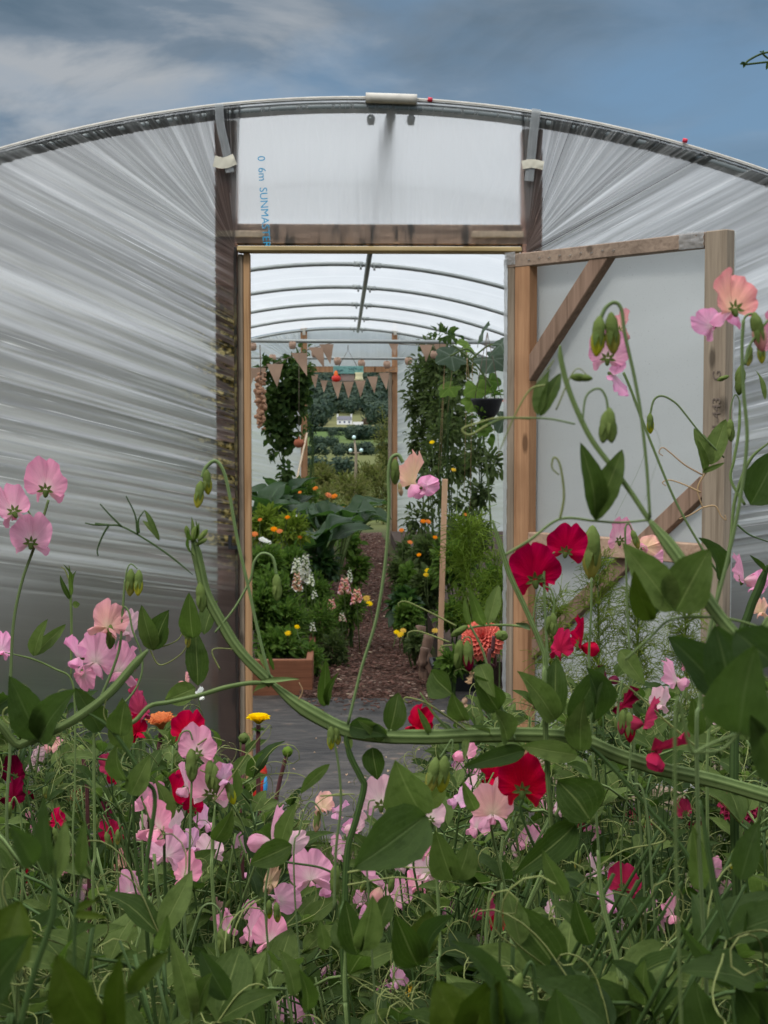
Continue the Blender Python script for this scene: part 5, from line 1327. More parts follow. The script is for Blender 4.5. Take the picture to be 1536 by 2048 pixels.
# --- the big central vine
hero('thick winged sweet pea vine arching across middle of the photo', 1.02, (700, 1650),
     stems=[([(386, 1075), (398, 1130), (412, 1185), (440, 1240), (478, 1300), (545, 1368)], 30, 1.5, 'stem'),
            ([(545, 1368), (590, 1405), (645, 1438), (700, 1462), (770, 1472), (860, 1474), (960, 1470), (1080, 1470), (1160, 1480), (1240, 1512), (1330, 1540), (1430, 1562), (1560, 1600)], 38, 1.7, 'stem'),
            ([(548, 1366), (500, 1366), (450, 1375), (400, 1390), (340, 1404), (300, 1412), (272, 1440), (248, 1452)], 16, .9, 'stem'),
            ([(690, 1465), (700, 1510), (722, 1555), (728, 1575), (712, 1640), (695, 1700), (690, 1800), (688, 1950)], 22, 1.0, 'stem_dark', 1),
            ([(540, 1355), (520, 1280), (498, 1180), (475, 1080), (458, 985), (446, 940), (430, 922), (412, 935), (404, 955)], 12, 0, 'ped'),
            ([(430, 1265), (470, 1215), (500, 1160), (508, 1125), (524, 1107), (545, 1115), (553, 1150)], 9, 0, 'ped'),
            ([(696, 1448), (722, 1340), (752, 1240), (770, 1130), (778, 1020), (777, 950), (782, 918), (796, 910), (806, 925)], 12, 0, 'ped'),
            ([(650, 1440), (672, 1500), (682, 1600), (672, 1700), (668, 1820)], 9, 0, 'ped'),
            ([(840, 1385), (870, 1430), (905, 1465), (935, 1478)], 10, .8, 'stem'),
            ([(386, 1150), (340, 1112), (285, 1075), (243, 1053), (218, 1050), (190, 1047)], 8, .5, 'stem_dark')],
     flowers_=[(820, 950, 88, ('peach', 'lilac'), 'fr', 14, 1.16, 1), (846, 964, 50, 'lilac', 'front', 70, 1.15, 3), (836, 1440, 66, 'crimson', 'fl', 20, 1.05, 3)],
     buds=[(412, 938, 52, 4, ('bud', 'budy')), (402, 962, 55, -8, ('bud', 'budy')), (553, 1148, 55, 2, ('bud', 'bud')), (790, 918, 52, 0, ('bud', 'bud')), (798, 965, 28, 10, ('dried', 'dried')), (400, 1165, 60, 4, ('bud', 'bud')), (662, 1452, 48, 0, ('bud', 'budy')), (672, 1452, 40, 6, ('bud', 'budy')),
           (384, 1085, 34, 166, ('bud', 'bud')), (396, 1082, 30, 140, ('bud', 'bud')), (378, 1080, 30, 190, ('bud', 'bud')), (392, 1090, 26, 120, ('bud', 'bud'))],
     leaves=[(648, 1412, 652, 1318, 32), (655, 1410, 676, 1345, 20), (780, 1462, 797, 1385, 55), (700, 1452, 775, 1472, 48, 'leaf_dark'), (745, 1495, 755, 1560, 50), (770, 1475, 715, 1440, 34), (860, 1470, 835, 1415, 16), (935, 1480, 928, 1520, 18), (520, 1362, 600, 1358, 12, 'stem'), (540, 1368, 505, 1386, 14), (548, 1340, 530, 1290, 9), (535, 1340, 512, 1300, 9),
             (318, 1082, 285, 1040, 14), (320, 1080, 288, 1018, 13), (660, 1528, 600, 1588, 26), (700, 1500, 690, 1465, 20), (386, 1080, 383, 1033, 9), (390, 1080, 398, 1045, 10), (384, 1080, 374, 1060, 10), (388, 1078, 392, 1040, 8), (388, 1110, 376, 1070, 13), (980, 1470, 950, 1455, 12)],
     tendrils=[([(243, 1053), (218, 1028), (200, 1008)], 4, 'stem_dark'), ([(218, 1050), (190, 1050), (170, 1046)], 4, 'stem_dark'), ([(218, 1050), (206, 1070), (195, 1098), (196, 1112)], 4, 'stem_dark'), ([(275, 1068), (270, 1030), (252, 992)], 4, 'stem_dark'), ([(278, 1066), (277, 1040), (288, 1022)], 4, 'stem_dark'),
               ([(935, 1462), (890, 1430), (850, 1405), (815, 1395), (808, 1400), (815, 1406)], 4), ([(440, 1340), (425, 1300), (470, 1298)], 3), ([(597, 1400), (605, 1382), (598, 1365)], 3, 'tendril_dry'), ([(690, 1590), (640, 1592), (700, 1588), (710, 1590)], 3)])
hero('stout winged sweet pea stem slanting up from lower left edge', .95, (-60, 1600),
     stems=[([(296, 1300), (268, 1330), (220, 1385), (160, 1432), (100, 1465), (40, 1490), (-30, 1530)], 24, 1.5, 'stem', 1), ([(175, 1425), (215, 1452), (250, 1495), (290, 1560), (310, 1600), (292, 1750), (300, 1950)], 15, .9, 'stem_dark', 1)],
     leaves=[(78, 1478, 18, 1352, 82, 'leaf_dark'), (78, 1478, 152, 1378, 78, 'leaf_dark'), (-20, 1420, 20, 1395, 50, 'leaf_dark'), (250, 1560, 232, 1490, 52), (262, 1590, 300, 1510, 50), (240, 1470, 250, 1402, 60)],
     tendrils=[([(60, 1470), (10, 1440), (15, 1415), (70, 1410), (130, 1412)], 4), ([(232, 1470), (208, 1430), (215, 1390)], 3)])
# --- near right vine
hero('close blurred winged sweet pea vine slanting down at right', .68, (1600, 1500),
     stems=[([(1120, 690), (1122, 720), (1136, 775), (1158, 830), (1185, 882), (1225, 935), (1262, 985), (1298, 1040)], 19, .9, 'stem'),
            ([(1298, 1040), (1345, 1100), (1390, 1165), (1440, 1235), (1500, 1300), (1580, 1370)], 36, 1.6, 'stem', 1),
            ([(1150, 848), (1100, 838), (1050, 836), (1005, 838), (975, 850)], 7, 0, 'stem'),
            ([(1298, 1040), (1240, 1045), (1190, 1042), (1120, 1038), (1060, 1080), (1010, 1110)], 9, 0, 'stem'),
            ([(1165, 845), (1170, 800), (1182, 782), (1200, 778), (1212, 795), (1216, 822)], 8, 0, 'ped'),
            ([(1300, 1035), (1293, 930), (1282, 830), (1268, 750), (1250, 670), (1243, 620), (1230, 605), (1212, 615), (1200, 640)], 13, 0, 'ped', 0),
            ([(1290, 1000), (1320, 890), (1290, 830)], 1, 0, 'ped'),
            ([(1560, 1268), (1470, 1240), (1400, 1234), (1340, 1240), (1300, 1275), (1250, 1320)], 12, .5, 'stem')],
     buds=[(1200, 632, 82, -6, ('bud', 'budy')), (1222, 625, 84, 4, ('bud', 'budy')), (1213, 822, 66, -8, ('bud', 'bud')), (1218, 815, 72, 3, ('bud', 'bud')), (1185, 757, 46, -95, ('bud', 'bud'))],
     flowers_=[(1215, 700, 88, 'pink', 'back', 4, .9, 0), (1240, 650, 60, 'salmon', 'br', 14, .92, 1), (1225, 735, 70, 'lilac', 'fl', 140, .9, 2)],
     leaves=[(1076, 832, 100+1000, 738, 36), (1080, 834, 1122, 745, 34), (1190, 1040, 1162, 885, 58), (1192, 1042, 1245, 898, 62), (1345, 1222, 1245, 1086, 84), (1352, 1222, 1420, 1098, 112), (1300, 1240, 1268, 1142, 52, 'leaf_yel'), (1303, 1235, 1325, 1165, 36)],
     tendrils=[([(975, 850), (940, 870), (925, 858), (960, 845), (1000, 835), (1060, 838)], 5), ([(1090, 770), (1060, 780), (1030, 830), (1000, 900)], 4, 'tendril'), ([(1095, 740), (1108, 720), (1070, 770)], 2), ([(1120, 1038), (1128, 990), (1120, 930), (1108, 915), (1104, 935), (1118, 950)], 5), ([(1112, 820), (1150, 740), (1180, 755)], 3)])
hero('upright sweet pea stalk with salmon and lilac bloom near right edge', .78, (1400, 1500),
     stems=[([(1487, 640), (1484, 700), (1487, 780), (1494, 880), (1480, 1000), (1455, 1120), (1420, 1260), (1400, 1400), (1395, 1600)], 14, 0, 'ped', 1), ([(1487, 642), (1492, 632), (1505, 628), (1512, 640)], 9, 0, 'ped'), ([(1536, 640), (1500, 690), (1490, 730)], 10, 0, 'ped')],
     flowers_=[(1468, 598, 108, ('salmon', 'lilac'), 'bl', 4, .80, 0), (1425, 640, 60, 'lilac', 'fl', -60, .82, 2), (1550, 660, 90, 'pink', 'back', 0, .8, 1)],
     buds=[(1508, 625, 80, 14, ('bud', 'salmon'), .78), (1500, 690, 44, -8, ('bud', 'budy'), .8), (1520, 680, 48, 4, ('bud', 'budy'), .8)], leaves=[])
hero('thin sweet pea shoot with arched single bud crossing door stile', 1.15, (1420, 1500),
     stems=[([(1545, 880), (1500, 920), (1470, 1000), (1460, 1090), (1440, 1160), (1430, 1240), (1420, 1420), (1415, 1650)], 13, .8, 'stem', 1),
            ([(1448, 915), (1400, 865), (1368, 825), (1350, 805), (1325, 792), (1308, 800), (1300, 830)], 7, 0, 'ped'), ([(1480, 800), (1478, 860), (1468, 920), (1462, 960), (1490, 1010)], 12, .7, 'stem'), ([(1478, 830), (1478, 800), (1470, 790), (1462, 812), (1460, 840)], 5, 0, 'ped'), ([(1230, 1035), (1290, 900), (1266, 800), (1255, 760)], 1, 0, 'ped'),
            ([(1445, 1160), (1400, 1090), (1350, 1000), (1300, 880), (1262, 780), (1247, 745)], 9, 0, 'ped')],
     buds=[(1300, 826, 42, 2, ('bud', 'budy')), (1460, 838, 46, 2, ('bud', 'bud')), (1458, 752, 26, -70, ('bud', 'bud')), (1478, 790, 60, 178, ('bud', 'bud'))],
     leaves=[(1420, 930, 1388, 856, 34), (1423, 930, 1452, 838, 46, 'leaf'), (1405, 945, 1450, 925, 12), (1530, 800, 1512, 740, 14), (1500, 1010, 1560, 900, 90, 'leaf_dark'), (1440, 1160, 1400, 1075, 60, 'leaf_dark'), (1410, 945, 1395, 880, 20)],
     tendrils=[([(1420, 935), (1405, 955), (1395, 980), (1405, 1015)], 4, 'tendril_dry'), ([(1405, 950), (1370, 930), (1340, 905), (1325, 895), (1318, 905), (1326, 912)], 3, 'tendril_dry'), ([(1402, 985), (1370, 970), (1340, 960), (1325, 965), (1332, 972)], 3, 'tendril_dry'), ([(1405, 1015), (1430, 1012), (1442, 1032), (1452, 1040), (1450, 1030)], 3, 'tendril_dry'), ([(1405, 1015), (1380, 1030), (1358, 1038)], 3, 'tendril_dry')])
hero('winged sweet pea stem with pink and apricot blooms at right edge', 1.3, (1480, 1450),
     stems=[([(1536, 1130), (1520, 1170), (1500, 1220), (1480, 1290), (1470, 1450), (1470, 1700)], 26, 1.4, 'stem_dark', 1)], leaves=[(1530, 1145, 1500, 1110, 14, 'leaf_dark'), (1536, 1140, 1540, 1100, 12, 'leaf_dark')],
     flowers_=[(1486, 1145, 72, 'pink', 'right', -14, 1.35, 4), (1510, 1165, 50, 'lilac', 'front', 30, 1.35, 1), (1520, 1216, 42, 'peach', 'front', 0, 1.4, 3)], tendrils=[([(1475, 1050), (1500, 1070), (1540, 1085)], 4, 'stem_dark')])
hero('dark close sweet pea leaves blurred at right edge', .52, (1620, 1500),
     stems=[([(1600, 1395), (1530, 1400), (1475, 1470), (1440, 1500), (1385, 1505)], 11, 0, 'stem', 0), ([(1590, 1460), (1490, 1464), (1390, 1506), (1350, 1560)], 12, 0, 'stem', 1)],
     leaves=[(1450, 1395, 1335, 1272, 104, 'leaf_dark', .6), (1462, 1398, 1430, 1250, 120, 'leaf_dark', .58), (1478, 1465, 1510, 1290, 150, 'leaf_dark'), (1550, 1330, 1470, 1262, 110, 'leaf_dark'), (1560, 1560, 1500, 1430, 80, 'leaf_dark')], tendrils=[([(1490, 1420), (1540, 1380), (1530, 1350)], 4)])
# --- crimson pair in front of the door
hero('sweet pea stalk with two bright crimson blooms before door film', 1.12, (1095, 1500),
     stems=[([(1092, 1120), (1088, 1150), (1090, 1220), (1094, 1300), (1096, 1400), (1098, 1560)], 10, 0, 'ped', 1), ([(1110, 1104), (1098, 1112), (1088, 1125)], 6, 0, 'ped'), ([(1075, 1170), (1086, 1150)], 6, 0, 'ped'), ([(1090, 1172), (1102, 1180), (1108, 1205), (1106, 1228)], 6, 0, 'ped'), ([(1082, 1175), (1072, 1200), (1066, 1240)], 6, 0, 'ped')],
     flowers_=[(1070, 1138, 110, 'crimson', 'back', -8, 1.12, 0), (1132, 1087, 82, 'crimson', 'back', 12, 1.14, 2), (1120, 1290, 60, 'crimson', 'fl', 10, 1.3, 1), (1160, 1275, 78, 'crimson', 'right', 8, 1.28, 4)],
     buds=[(1106, 1225, 46, 2, ('bud', 'bud')), (1098, 1232, 38, -4, ('bud', 'bud'))])
hero('sweet pea with twisted yellow green bud and pink bloom at door brace', 1.2, (1185, 1500),
     stems=[([(1183, 1155), (1182, 1230), (1178, 1330), (1185, 1500)], 9, 0, 'ped', 1), ([(1250, 1055), (1252, 1130), (1256, 1250), (1262, 1400)], 8, 0, 'ped', 1), ([(1264, 1060), (1258, 1048), (1252, 1052), (1250, 1070)], 6, 0, 'ped')],
     flowers_=[(1238, 1068, 66, 'pink', 'back', 0, 1.25, 1), (1288, 1085, 52, ('peach', 'pink'), 'front', 70, 1.27, 3), (1300, 1110, 44, 'pink', 'front', 40, 1.3, 2)],
     buds=[(1185, 1052, 108, -1, ('bud', 'budy')), (1264, 1060, 40, 20, ('bud', 'budy'))])
hero('winged sweet pea stem rising in front of inner door stile', 1.0, (1100, 1500),
     stems=[([(985, 1040), (1000, 1090), (1020, 1150), (1050, 1215), (1082, 1290), (1090, 1330), (1092, 1480)], 17, 1.1, 'stem', 1), ([(1060, 1255), (1010, 1250), (960, 1252), (935, 1258)], 9, .8, 'stem'), ([(940, 1250), (965, 1300), (985, 1370), (1010, 1430), (1030, 1480)], 9, 0, 'ped'), ([(925, 1285), (930, 1275), (942, 1280), (948, 1330)], 5, 0, 'ped')],
     leaves=[(968, 1250, 938, 1175, 28), (975, 1250, 998, 1168, 34), (940, 1250, 930, 1190, 16), (1060, 1258, 1030, 1246, 14, 'stem'), (995, 1420, 950, 1350, 60), (905, 1390, 862, 1342, 70), (930, 1440, 905, 1385, 50), (1015, 1480, 990, 1420, 60), (1110, 1440, 1036, 1342, 62), (1112, 1440, 1112, 1316, 62), (960, 1330, 990, 1395, 44), (1190, 1440, 1175, 1335, 90, 'leaf_dark'), (1140, 1440, 1210, 1330, 60, 'leaf_dark')],
     buds=[(936, 1252, 40, -60, ('bud', 'bud')), (920, 1280, 60, -4, ('bud', 'bud')), (934, 1282, 62, 4, ('bud', 'maroon'))],
     flowers_=[(948, 1335, 36, 'dried', 'left', 200, 1.0, 5), (925, 1400, 44, 'dried', 'left', 190, 1.0, 5)],
     tendrils=[([(912, 1252), (880, 1235), (840, 1215), (812, 1203), (798, 1206), (797, 1214)], 3.5), ([(900, 1285), (860, 1270), (835, 1262), (817, 1265), (815, 1276)], 3.5), ([(905, 1290), (885, 1292), (880, 1300), (890, 1296)], 3)])
hero('sweet pea with vivid crimson bloom folded open at lower right', 1.0, (1310, 1700),
     stems=[([(1262, 1500), (1240, 1480), (1236, 1420), (1245, 1360)], 8, 0, 'ped'), ([(1262, 1490), (1262, 1560), (1300, 1700)], 9, 0, 'ped', 1), ([(1165, 1480), (1220, 1530), (1300, 1620), (1380, 1720), (1420, 1850)], 15, .9, 'stem_dark', 1)],
     flowers_=[(1290, 1432, 80, 'crimson', 'left', 12, 1.0, 4), (1310, 1480, 96, 'crimson', 'fr', 62, 1.0, 2), (1245, 1400, 62, 'maroon', 'fl', 40, 1.05, 5), (1214, 1352, 48, 'maroon', 'right', 0, 1.1, 4), (1352, 1350, 66, 'pink', 'fr', -20, 1.3, 1), (1318, 1398, 54, 'pale', 'front', 10, 1.35, 3)],
     buds=[(1245, 1420, 50, -3, ('bud', 'crimson')), (1258, 1425, 62, 3, ('bud', 'crimson'))],
     leaves=[(1160, 1500, 1168, 1398, 62), (1155, 1510, 1040, 1492, 50), (1050, 1500, 925, 1535, 44, 'leaf_dark'), (1395, 1470, 1385, 1395, 40), (1400, 1465, 1425, 1400, 36), (1180, 1640, 1115, 1560, 118, 'leaf'), (1150, 1650, 1030, 1750, 74, 'leaf'), (1390, 1760, 1395, 1640, 50), (1240, 1300, 1290, 1370, 44)],
     tendrils=[([(1400, 1500), (1330, 1440), (1250, 1370), (1200, 1360)], 4), ([(1300, 1640), (1330, 1680), (1250, 1700), (1200, 1730)], 4)])
# --- centre foreground
hero('sweet pea with large blunt leaf and pale pink bloom at lower centre', .95, (860, 1900),
     stems=[([(850, 1630), (868, 1700), (875, 1780), (880, 1900), (880, 2050)], 12, .8, 'stem', 1), ([(900, 1530), (905, 1480), (890, 1500), (880, 1515)], 5, 0, 'ped'), ([(735, 1640), (738, 1605), (750, 1600)], 5, 0, 'ped'), ([(748, 1612), (735, 1700), (740, 1850)], 7, 0, 'ped', 1)],
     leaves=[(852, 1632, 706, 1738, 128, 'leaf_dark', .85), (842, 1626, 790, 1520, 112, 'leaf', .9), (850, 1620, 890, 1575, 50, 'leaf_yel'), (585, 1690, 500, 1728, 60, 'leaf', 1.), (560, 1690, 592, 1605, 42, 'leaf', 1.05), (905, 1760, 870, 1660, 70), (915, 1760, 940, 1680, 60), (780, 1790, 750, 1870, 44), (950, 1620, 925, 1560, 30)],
     buds=[(872, 1515, 72, -12, ('bud', 'budy'), .9), (890, 1512, 76, -6, ('bud', 'budy'), .9)],
     flowers_=[(762, 1592, 92, ('pale', 'lilac'), 'back', 0, 1.15, 0), (718, 1645, 58, 'pale', 'left', 10, 1.2, 4), (860, 1628, 60, 'pale', 'back', 8, 1.3, 2), (916, 1592, 54, 'lilac', 'fl', 30, 1.3, 1)],
     tendrils=[([(695, 1745), (760, 1735), (830, 1735), (865, 1735)], 4), ([(695, 1770), (790, 1755), (840, 1760), (860, 1745)], 4)])
hero('sweet pea stalk with upright pink banner left of grassy gap', 1.15, (560, 1900),
     stems=[([(552, 1690), (560, 1720), (640, 1735), (690, 1760)], 8, 0, 'stem_dark'), ([(545, 1700), (530, 1800), (540, 1950)], 8, 0, 'ped', 1), ([(650, 1660), (640, 1620), (618, 1605), (600, 1660), (590, 1800)], 6, 0, 'ped', 1)],
     flowers_=[(545, 1662, 98, 'pink', 'left', 4, 1.2, 4), (580, 1680, 54, 'pale', 'front', 60, 1.22, 1), (648, 1608, 50, 'peach', 'fl', -10, 1.6, 3), (672, 1614, 42, 'lilac', 'fr', 40, 1.6, 2), (622, 1742, 88, 'pink', 'front', -6, 1.3, 2), (646, 1760, 60, 'lilac', 'fr', 40, 1.32, 1), (540, 1752, 62, 'dried', 'front', 20, 1.2, 5), (552, 1785, 72, 'pink', 'front', 100, 1.22, 0)],
     buds=[(538, 1800, 40, 0, ('bud', 'budy')), (552, 1805, 42, 4, ('bud', 'budy')), (636, 1620, 44, -6, ('bud', 'dried'), 1.6), (670, 1730, 60, 0, ('bud', 'bud'))])
hero('sweet pea stalk with two pale pink blooms over crimson ones', 1.2, (420, 1900),
     stems=[([(385, 1480), (378, 1462), (362, 1468), (352, 1500)], 6, 0, 'ped'), ([(386, 1500), (382, 1600), (378, 1750), (372, 1900)], 9, 0, 'ped', 1), ([(430, 1610), (425, 1700), (430, 1850)], 13, .9, 'stem', 1)],
     flowers_=[(395, 1492, 84, 'pink', 'back', 0, 1.2, 0), (372, 1456, 72, 'crimson', 'back', 10, 1.5, 2), (376, 1535, 50, 'crimson', 'left', 0, 1.5, 4), (375, 1560, 64, 'pink', 'fl', -20, 1.24, 1), (420, 1572, 88, ('pink', 'pale'), 'back', 6, 1.22, 2), (445, 1548, 48, 'lilac', 'fr', 40, 1.2, 3), (352, 1585, 78, 'crimson', 'fl', -10, 1.5, 3), (385, 1608, 50, 'crimson', 'back', 10, 1.5, 1)],
     buds=[(382, 1498, 66, 2, ('bud', 'bud')), (455, 1562, 50, 14, ('bud', 'budy')), (420, 1520, 60, 0, ('bud', 'bud')), (428, 1528, 58, 4, ('bud', 'bud'))],
     leaves=[(455, 1600, 470, 1535, 44, 'leaf', 1.3), (430, 1680, 465, 1620, 44), (340, 1640, 310, 1560, 40)], tendrils=[([(395, 1490), (420, 1475), (450, 1482)], 3), ([(400, 1540), (440, 1560), (430, 1600), (500, 1500), (540, 1450)], 3)])

# --- thicket plants, each with its own open flowers
def ytop(px):
    return interp(px, [(-100, 1440), (100, 1450), (230, 1470), (420, 1500), (480, 1580), (560, 1680), (610, 1830), (700, 1820), (740, 1700), (830, 1560), (900, 1470), (1050, 1440), (1150, 1380), (1300, 1400), (1500, 1380), (1700, 1400)])
def vine(t, mbs, mbf, mbt, base, top, D, dens=1., lsz=1., lean=.12):
    n = 9; pts = []
    for k in range(n+1):
        q = k/n; pts.append(base.lerp(top, q)+Vector((lean*n3((base.x*9, q*3, top.x*5)), lean*.7*n3((q*3, base.y*7, 2)), 0))*q**.5)
    c = catmull(pts, 4); wg = RC.random()
    tube(mbs, c, lambda u: .0019*lerp(1.15, .35, u), 6, wing=.9 if wg < .5 else .2, rnd=RC.random(), flat=.7)
    for i, p in enumerate(c):
        if p.z < .02 or (p-CAM).y <= .2: continue
        rel = p-CAM; yy = 1024-F*rel.dot(up)/rel.dot(fw)
        if yy > 2200 or RC.random() > .66*dens: continue
        an = RC.uniform(0, 6.28); d = Vector((cos(an), sin(an)*.8-.1, RC.uniform(.1, .9))).normalized(); L = RC.uniform(.02, .05)
        e = p+d*L
        if not clear_of(e+d*.015, 40) and RC.random() < .97: continue
        tube(mbs, [p, p.lerp(e, .5)+Vector((0, 0, .003)), e], .0012, 4, rnd=RC.random())
        s = d.cross(Vector((0, 0, 1))).normalized()
        for sg in (-1, 1):
            if RC.random() < .08: continue
            dd = (d*.7+s*sg*RC.uniform(.35, .8)+Vector((0, 0, RC.uniform(-.1, .5)))).normalized(); l = RC.uniform(.028, .052)*lsz
            leaf(mbf, e, e+dd*l, l*RC.uniform(.36, .54), Vector((RC.uniform(-.6, .6), -.5, 1))+Vector((0, 0, 0)), 5, 8, .14, .1, .05, RC.random(), .75, 0, .85, RC.uniform(-.5, .5))
        for _ in range(RC.choice((1, 2, 3))):
            tube(mbt, curl(e, (d+rdir()*.6).normalized(), RC.uniform(.05, .12), RC.uniform(.6, 1.6), 13), .00052, 3, rnd=RC.random(), cap=False)
        if RC.random() < .35: # stipules
            leaf(mbf, p, p+(d+Vector((0, 0, 1))).normalized()*.014, .005, d, 3, 4, .1, .1, 0, RC.random())
def thicket(label, flowers_=(), px=None, D=None, yt=None, nv=3, group=None, dens=1., lsz=1., cat='sweet pea', lmat=None, budn=2):
    if flowers_ and D is None: D = sum(clamp(112/f[2], .8, 3.2) for f in flowers_)/len(flowers_)
    if px is None: px = sum(f[0] for f in flowers_)/len(flowers_)
    c = P(px, 1500, D); t = thing('sweet_pea_plant', label, cat, (c.x, c.y, 0), group); mbs, mbf, mbt = MB(), MB(), MB()
    ytp = yt if yt is not None else ytop(px)
    tops = []
    for v in range(nv):
        xx = px+RC.uniform(-95, 95)/max(D, .8); 
        yv = max(ytp+RC.uniform(-20, 120), ytop(xx)-20) if yt is None else ytp+RC.uniform(0, 160)
        dd = D+RC.uniform(-.12, .12); tp = P(xx, yv, dd); bs = Vector((c.x+RC.uniform(-.06, .06), c.y+RC.uniform(-.08, .08), 0)); vine(t, mbs, mbf, mbt, bs, tp, dd, dens, lsz); tops.append(tp)
    for f in flowers_:
        x, y, size, col, view = f[:5]; df = clamp(112/size, .8, 3.2); p = P(x, y, df); sc = .034*(size/F*df/.040); p = p-Vector((0, 0, .2*sc))
        b = put_flower(t, p, size, col, view, f[5] if len(f) > 5 else RC.uniform(-25, 25), scale=sc, var=f[6] if len(f) > 6 else None)
        g = Vector((lerp(b.x, c.x, .35), b.y+.01, b.z-RC.uniform(.12, .2))); tube(mbs, catmull([b, b+Vector((0, 0, -.012)), b.lerp(g, .5)+Vector((.006, 0, 0)), g, Vector((c.x, c.y, max(0, g.z-.3)))], 5), .0012, 5, rnd=RC.random())
    for k in range(budn):
        tp = RC.choice(tops); x = Vector((RC.uniform(-.05, .05), RC.uniform(-.03, .03), RC.uniform(-.12, .0))); q = tp+x
        tube(mbs, catmull([tp+Vector((0, 0, -.22)), q+Vector((.012, 0, -.04)), q+Vector((.006, 0, .004)), q+Vector((0, 0, -.004))], 5), .0011, 5, rnd=RC.random()); put_bud(t, q, RC.uniform(.014, .022), 'bud', RC.choice(('bud', 'budy')), RC.uniform(-20, 20))
    mbs.build('stem', M['stem' if RC.random() < .5 else 'stem_dark'], t); mbf.add(mbt.v, mbt.f, mbt.uv, mbt.r, 1); mbf.build('foliage', [M[lmat or RC.choice(('leaf', 'leaf', 'leaf_dark'))], M['tendril']], t)
    return t
DEF = []; FL = []
def T(*a_, **k_): DEF.append((a_, k_))
T('sweet pea with stacked crimson blooms beneath the left slanting stem', [(277, 1395, 46, 'crimson', 'left'), (282, 1418, 54, 'crimson', 'fr'), (275, 1455, 54, 'crimson', 'front'), (268, 1375, 30, 'crimson', 'left')])
T('sweet pea with deep crimson bloom left of the orange dahlia bud', [(222, 1532, 50, 'crimson', 'back'), (232, 1555, 44, 'crimson', 'fr')])
T('sweet pea with dark maroon blooms at left edge of the thicket', [(30, 1545, 58, 'maroon', 'back'), (28, 1585, 60, 'maroon', 'fl'), (48, 1590, 40, 'maroon', 'fr')])
T('sweet pea with small salmon blooms above the maroon ones', [(72, 1510, 38, 'pale', 'fl'), (104, 1492, 40, 'salmon', 'left'), (68, 1530, 34, 'pale', 'front')])
T('sweet pea with small bright pink bud bloom below maroon ones', [(62, 1642, 38, 'pink', 'fr'), (72, 1655, 30, 'lilac', 'front')])
T('sweet pea with torn crimson blooms left of big pink cluster', [(214, 1628, 46, 'maroon', 'fl'), (225, 1665, 50, 'crimson', 'fr'), (212, 1680, 36, 'crimson', 'front')])
T('sweet pea with big soft pink cluster under crimson pair', [(320, 1640, 96, 'pink', 'fl', -10, 2), (345, 1655, 60, 'pale', 'fr', 20, 1), (332, 1700, 84, 'pink', 'front', 10, 0), (380, 1685, 56, 'lilac', 'fr', 30, 3)])
T('sweet pea with ruffled pink bloom lowest in left cluster', [(372, 1742, 72, 'pink', 'front', 0, 1), (300, 1735, 46, 'pink', 'fl'), (285, 1715, 40, 'pale', 'left')])
T('sweet pea with lone pink bloom beside drooping maroon one', [(258, 1775, 60, 'pink', 'fr', 10), (250, 1830, 66, 'maroon', 'left', 150, 4), (240, 1722, 44, 'salmon', 'fl'), (248, 1745, 36, 'maroon', 'front')])
T('sweet pea with tiny crimson scraps low at left edge', [(56, 1748, 34, 'crimson', 'left'), (46, 1785, 28, 'crimson', 'fr'), (134, 1708, 26, 'pale', 'left')])
T('sweet pea with pale pink blooms left of ruffled centre cluster', [(442, 1822, 48, 'peach', 'fl'), (452, 1850, 58, 'pink', 'fr'), (500, 1830, 50, 'pink', 'front'), (430, 1900, 44, 'pink', 'fr')])
T('sweet pea with ruffled pink cluster low in centre left', [(505, 1860, 70, 'pink', 'fl', 10, 1), (540, 1870, 76, 'pink', 'front', 0, 0), (520, 1858, 60, 'lilac', 'fr', 30, 3)])
T('sweet pea with tall ladder of pale pink blooms centre right', [(828, 1690, 80, 'pink', 'back', 0, 0), (812, 1720, 60, 'pale', 'fl', 0, 1), (850, 1735, 66, 'pale', 'fr', 20, 2), (835, 1765, 56, 'pink', 'front', 0, 3), (800, 1790, 58, 'pink', 'fl', 0, 1)])
T('sweet pea with folded rose pink bloom beside the ladder of pale ones', [(762, 1760, 70, ('pink', 'salmon'), 'left', -70, 4), (790, 1788, 44, 'pale', 'front')])
T('sweet pea with bright pink bloom right of yellow green twin buds', [(985, 1612, 96, ('salmon', 'pink'), 'front', 0, 0), (955, 1645, 66, 'pink', 'fl', 20, 1), (945, 1580, 50, 'pale', 'fl')])
T('sweet pea with pink blooms just under the thick vine', [(935, 1500, 60, 'pink', 'left', 0, 4), (925, 1530, 44, 'lilac', 'fr'), (962, 1560, 40, 'pink', 'front'), (790, 1555, 34, 'pale', 'fl')], yt=1560)
T('sweet pea with wide deep crimson bloom under the thick vine', [(1045, 1565, 108, 'crimson', 'back', 0, 0), (985, 1545, 60, 'crimson', 'fl', -10, 2), (1065, 1530, 44, 'crimson', 'left')], yt=1580)
T('sweet pea with single pale bloom right of wide crimson bloom', [(1122, 1608, 54, 'pale', 'fl', 0, 1), (1095, 1610, 40, 'pink', 'front')])
T('sweet pea with crimson half open bud near large serrated leaf', [(1152, 1648, 40, 'crimson', 'left', 180, 4), (1180, 1672, 40, 'pink', 'fl')])
T('sweet pea with crimson bloom over lilac one at lower right', [(1248, 1765, 72, 'crimson', 'back', 0, 0), (1215, 1795, 62, 'lilac', 'fr', 10, 1), (1195, 1735, 50, 'pale', 'fl'), (1232, 1750, 46, 'pale', 'fr')])
T('sweet pea with drooping pink bloom at far lower right', [(1305, 1805, 54, 'pink', 'left', 0, 4), (1340, 1820, 56, 'pink', 'fr', 20, 1), (1328, 1850, 44, 'pink', 'front')])
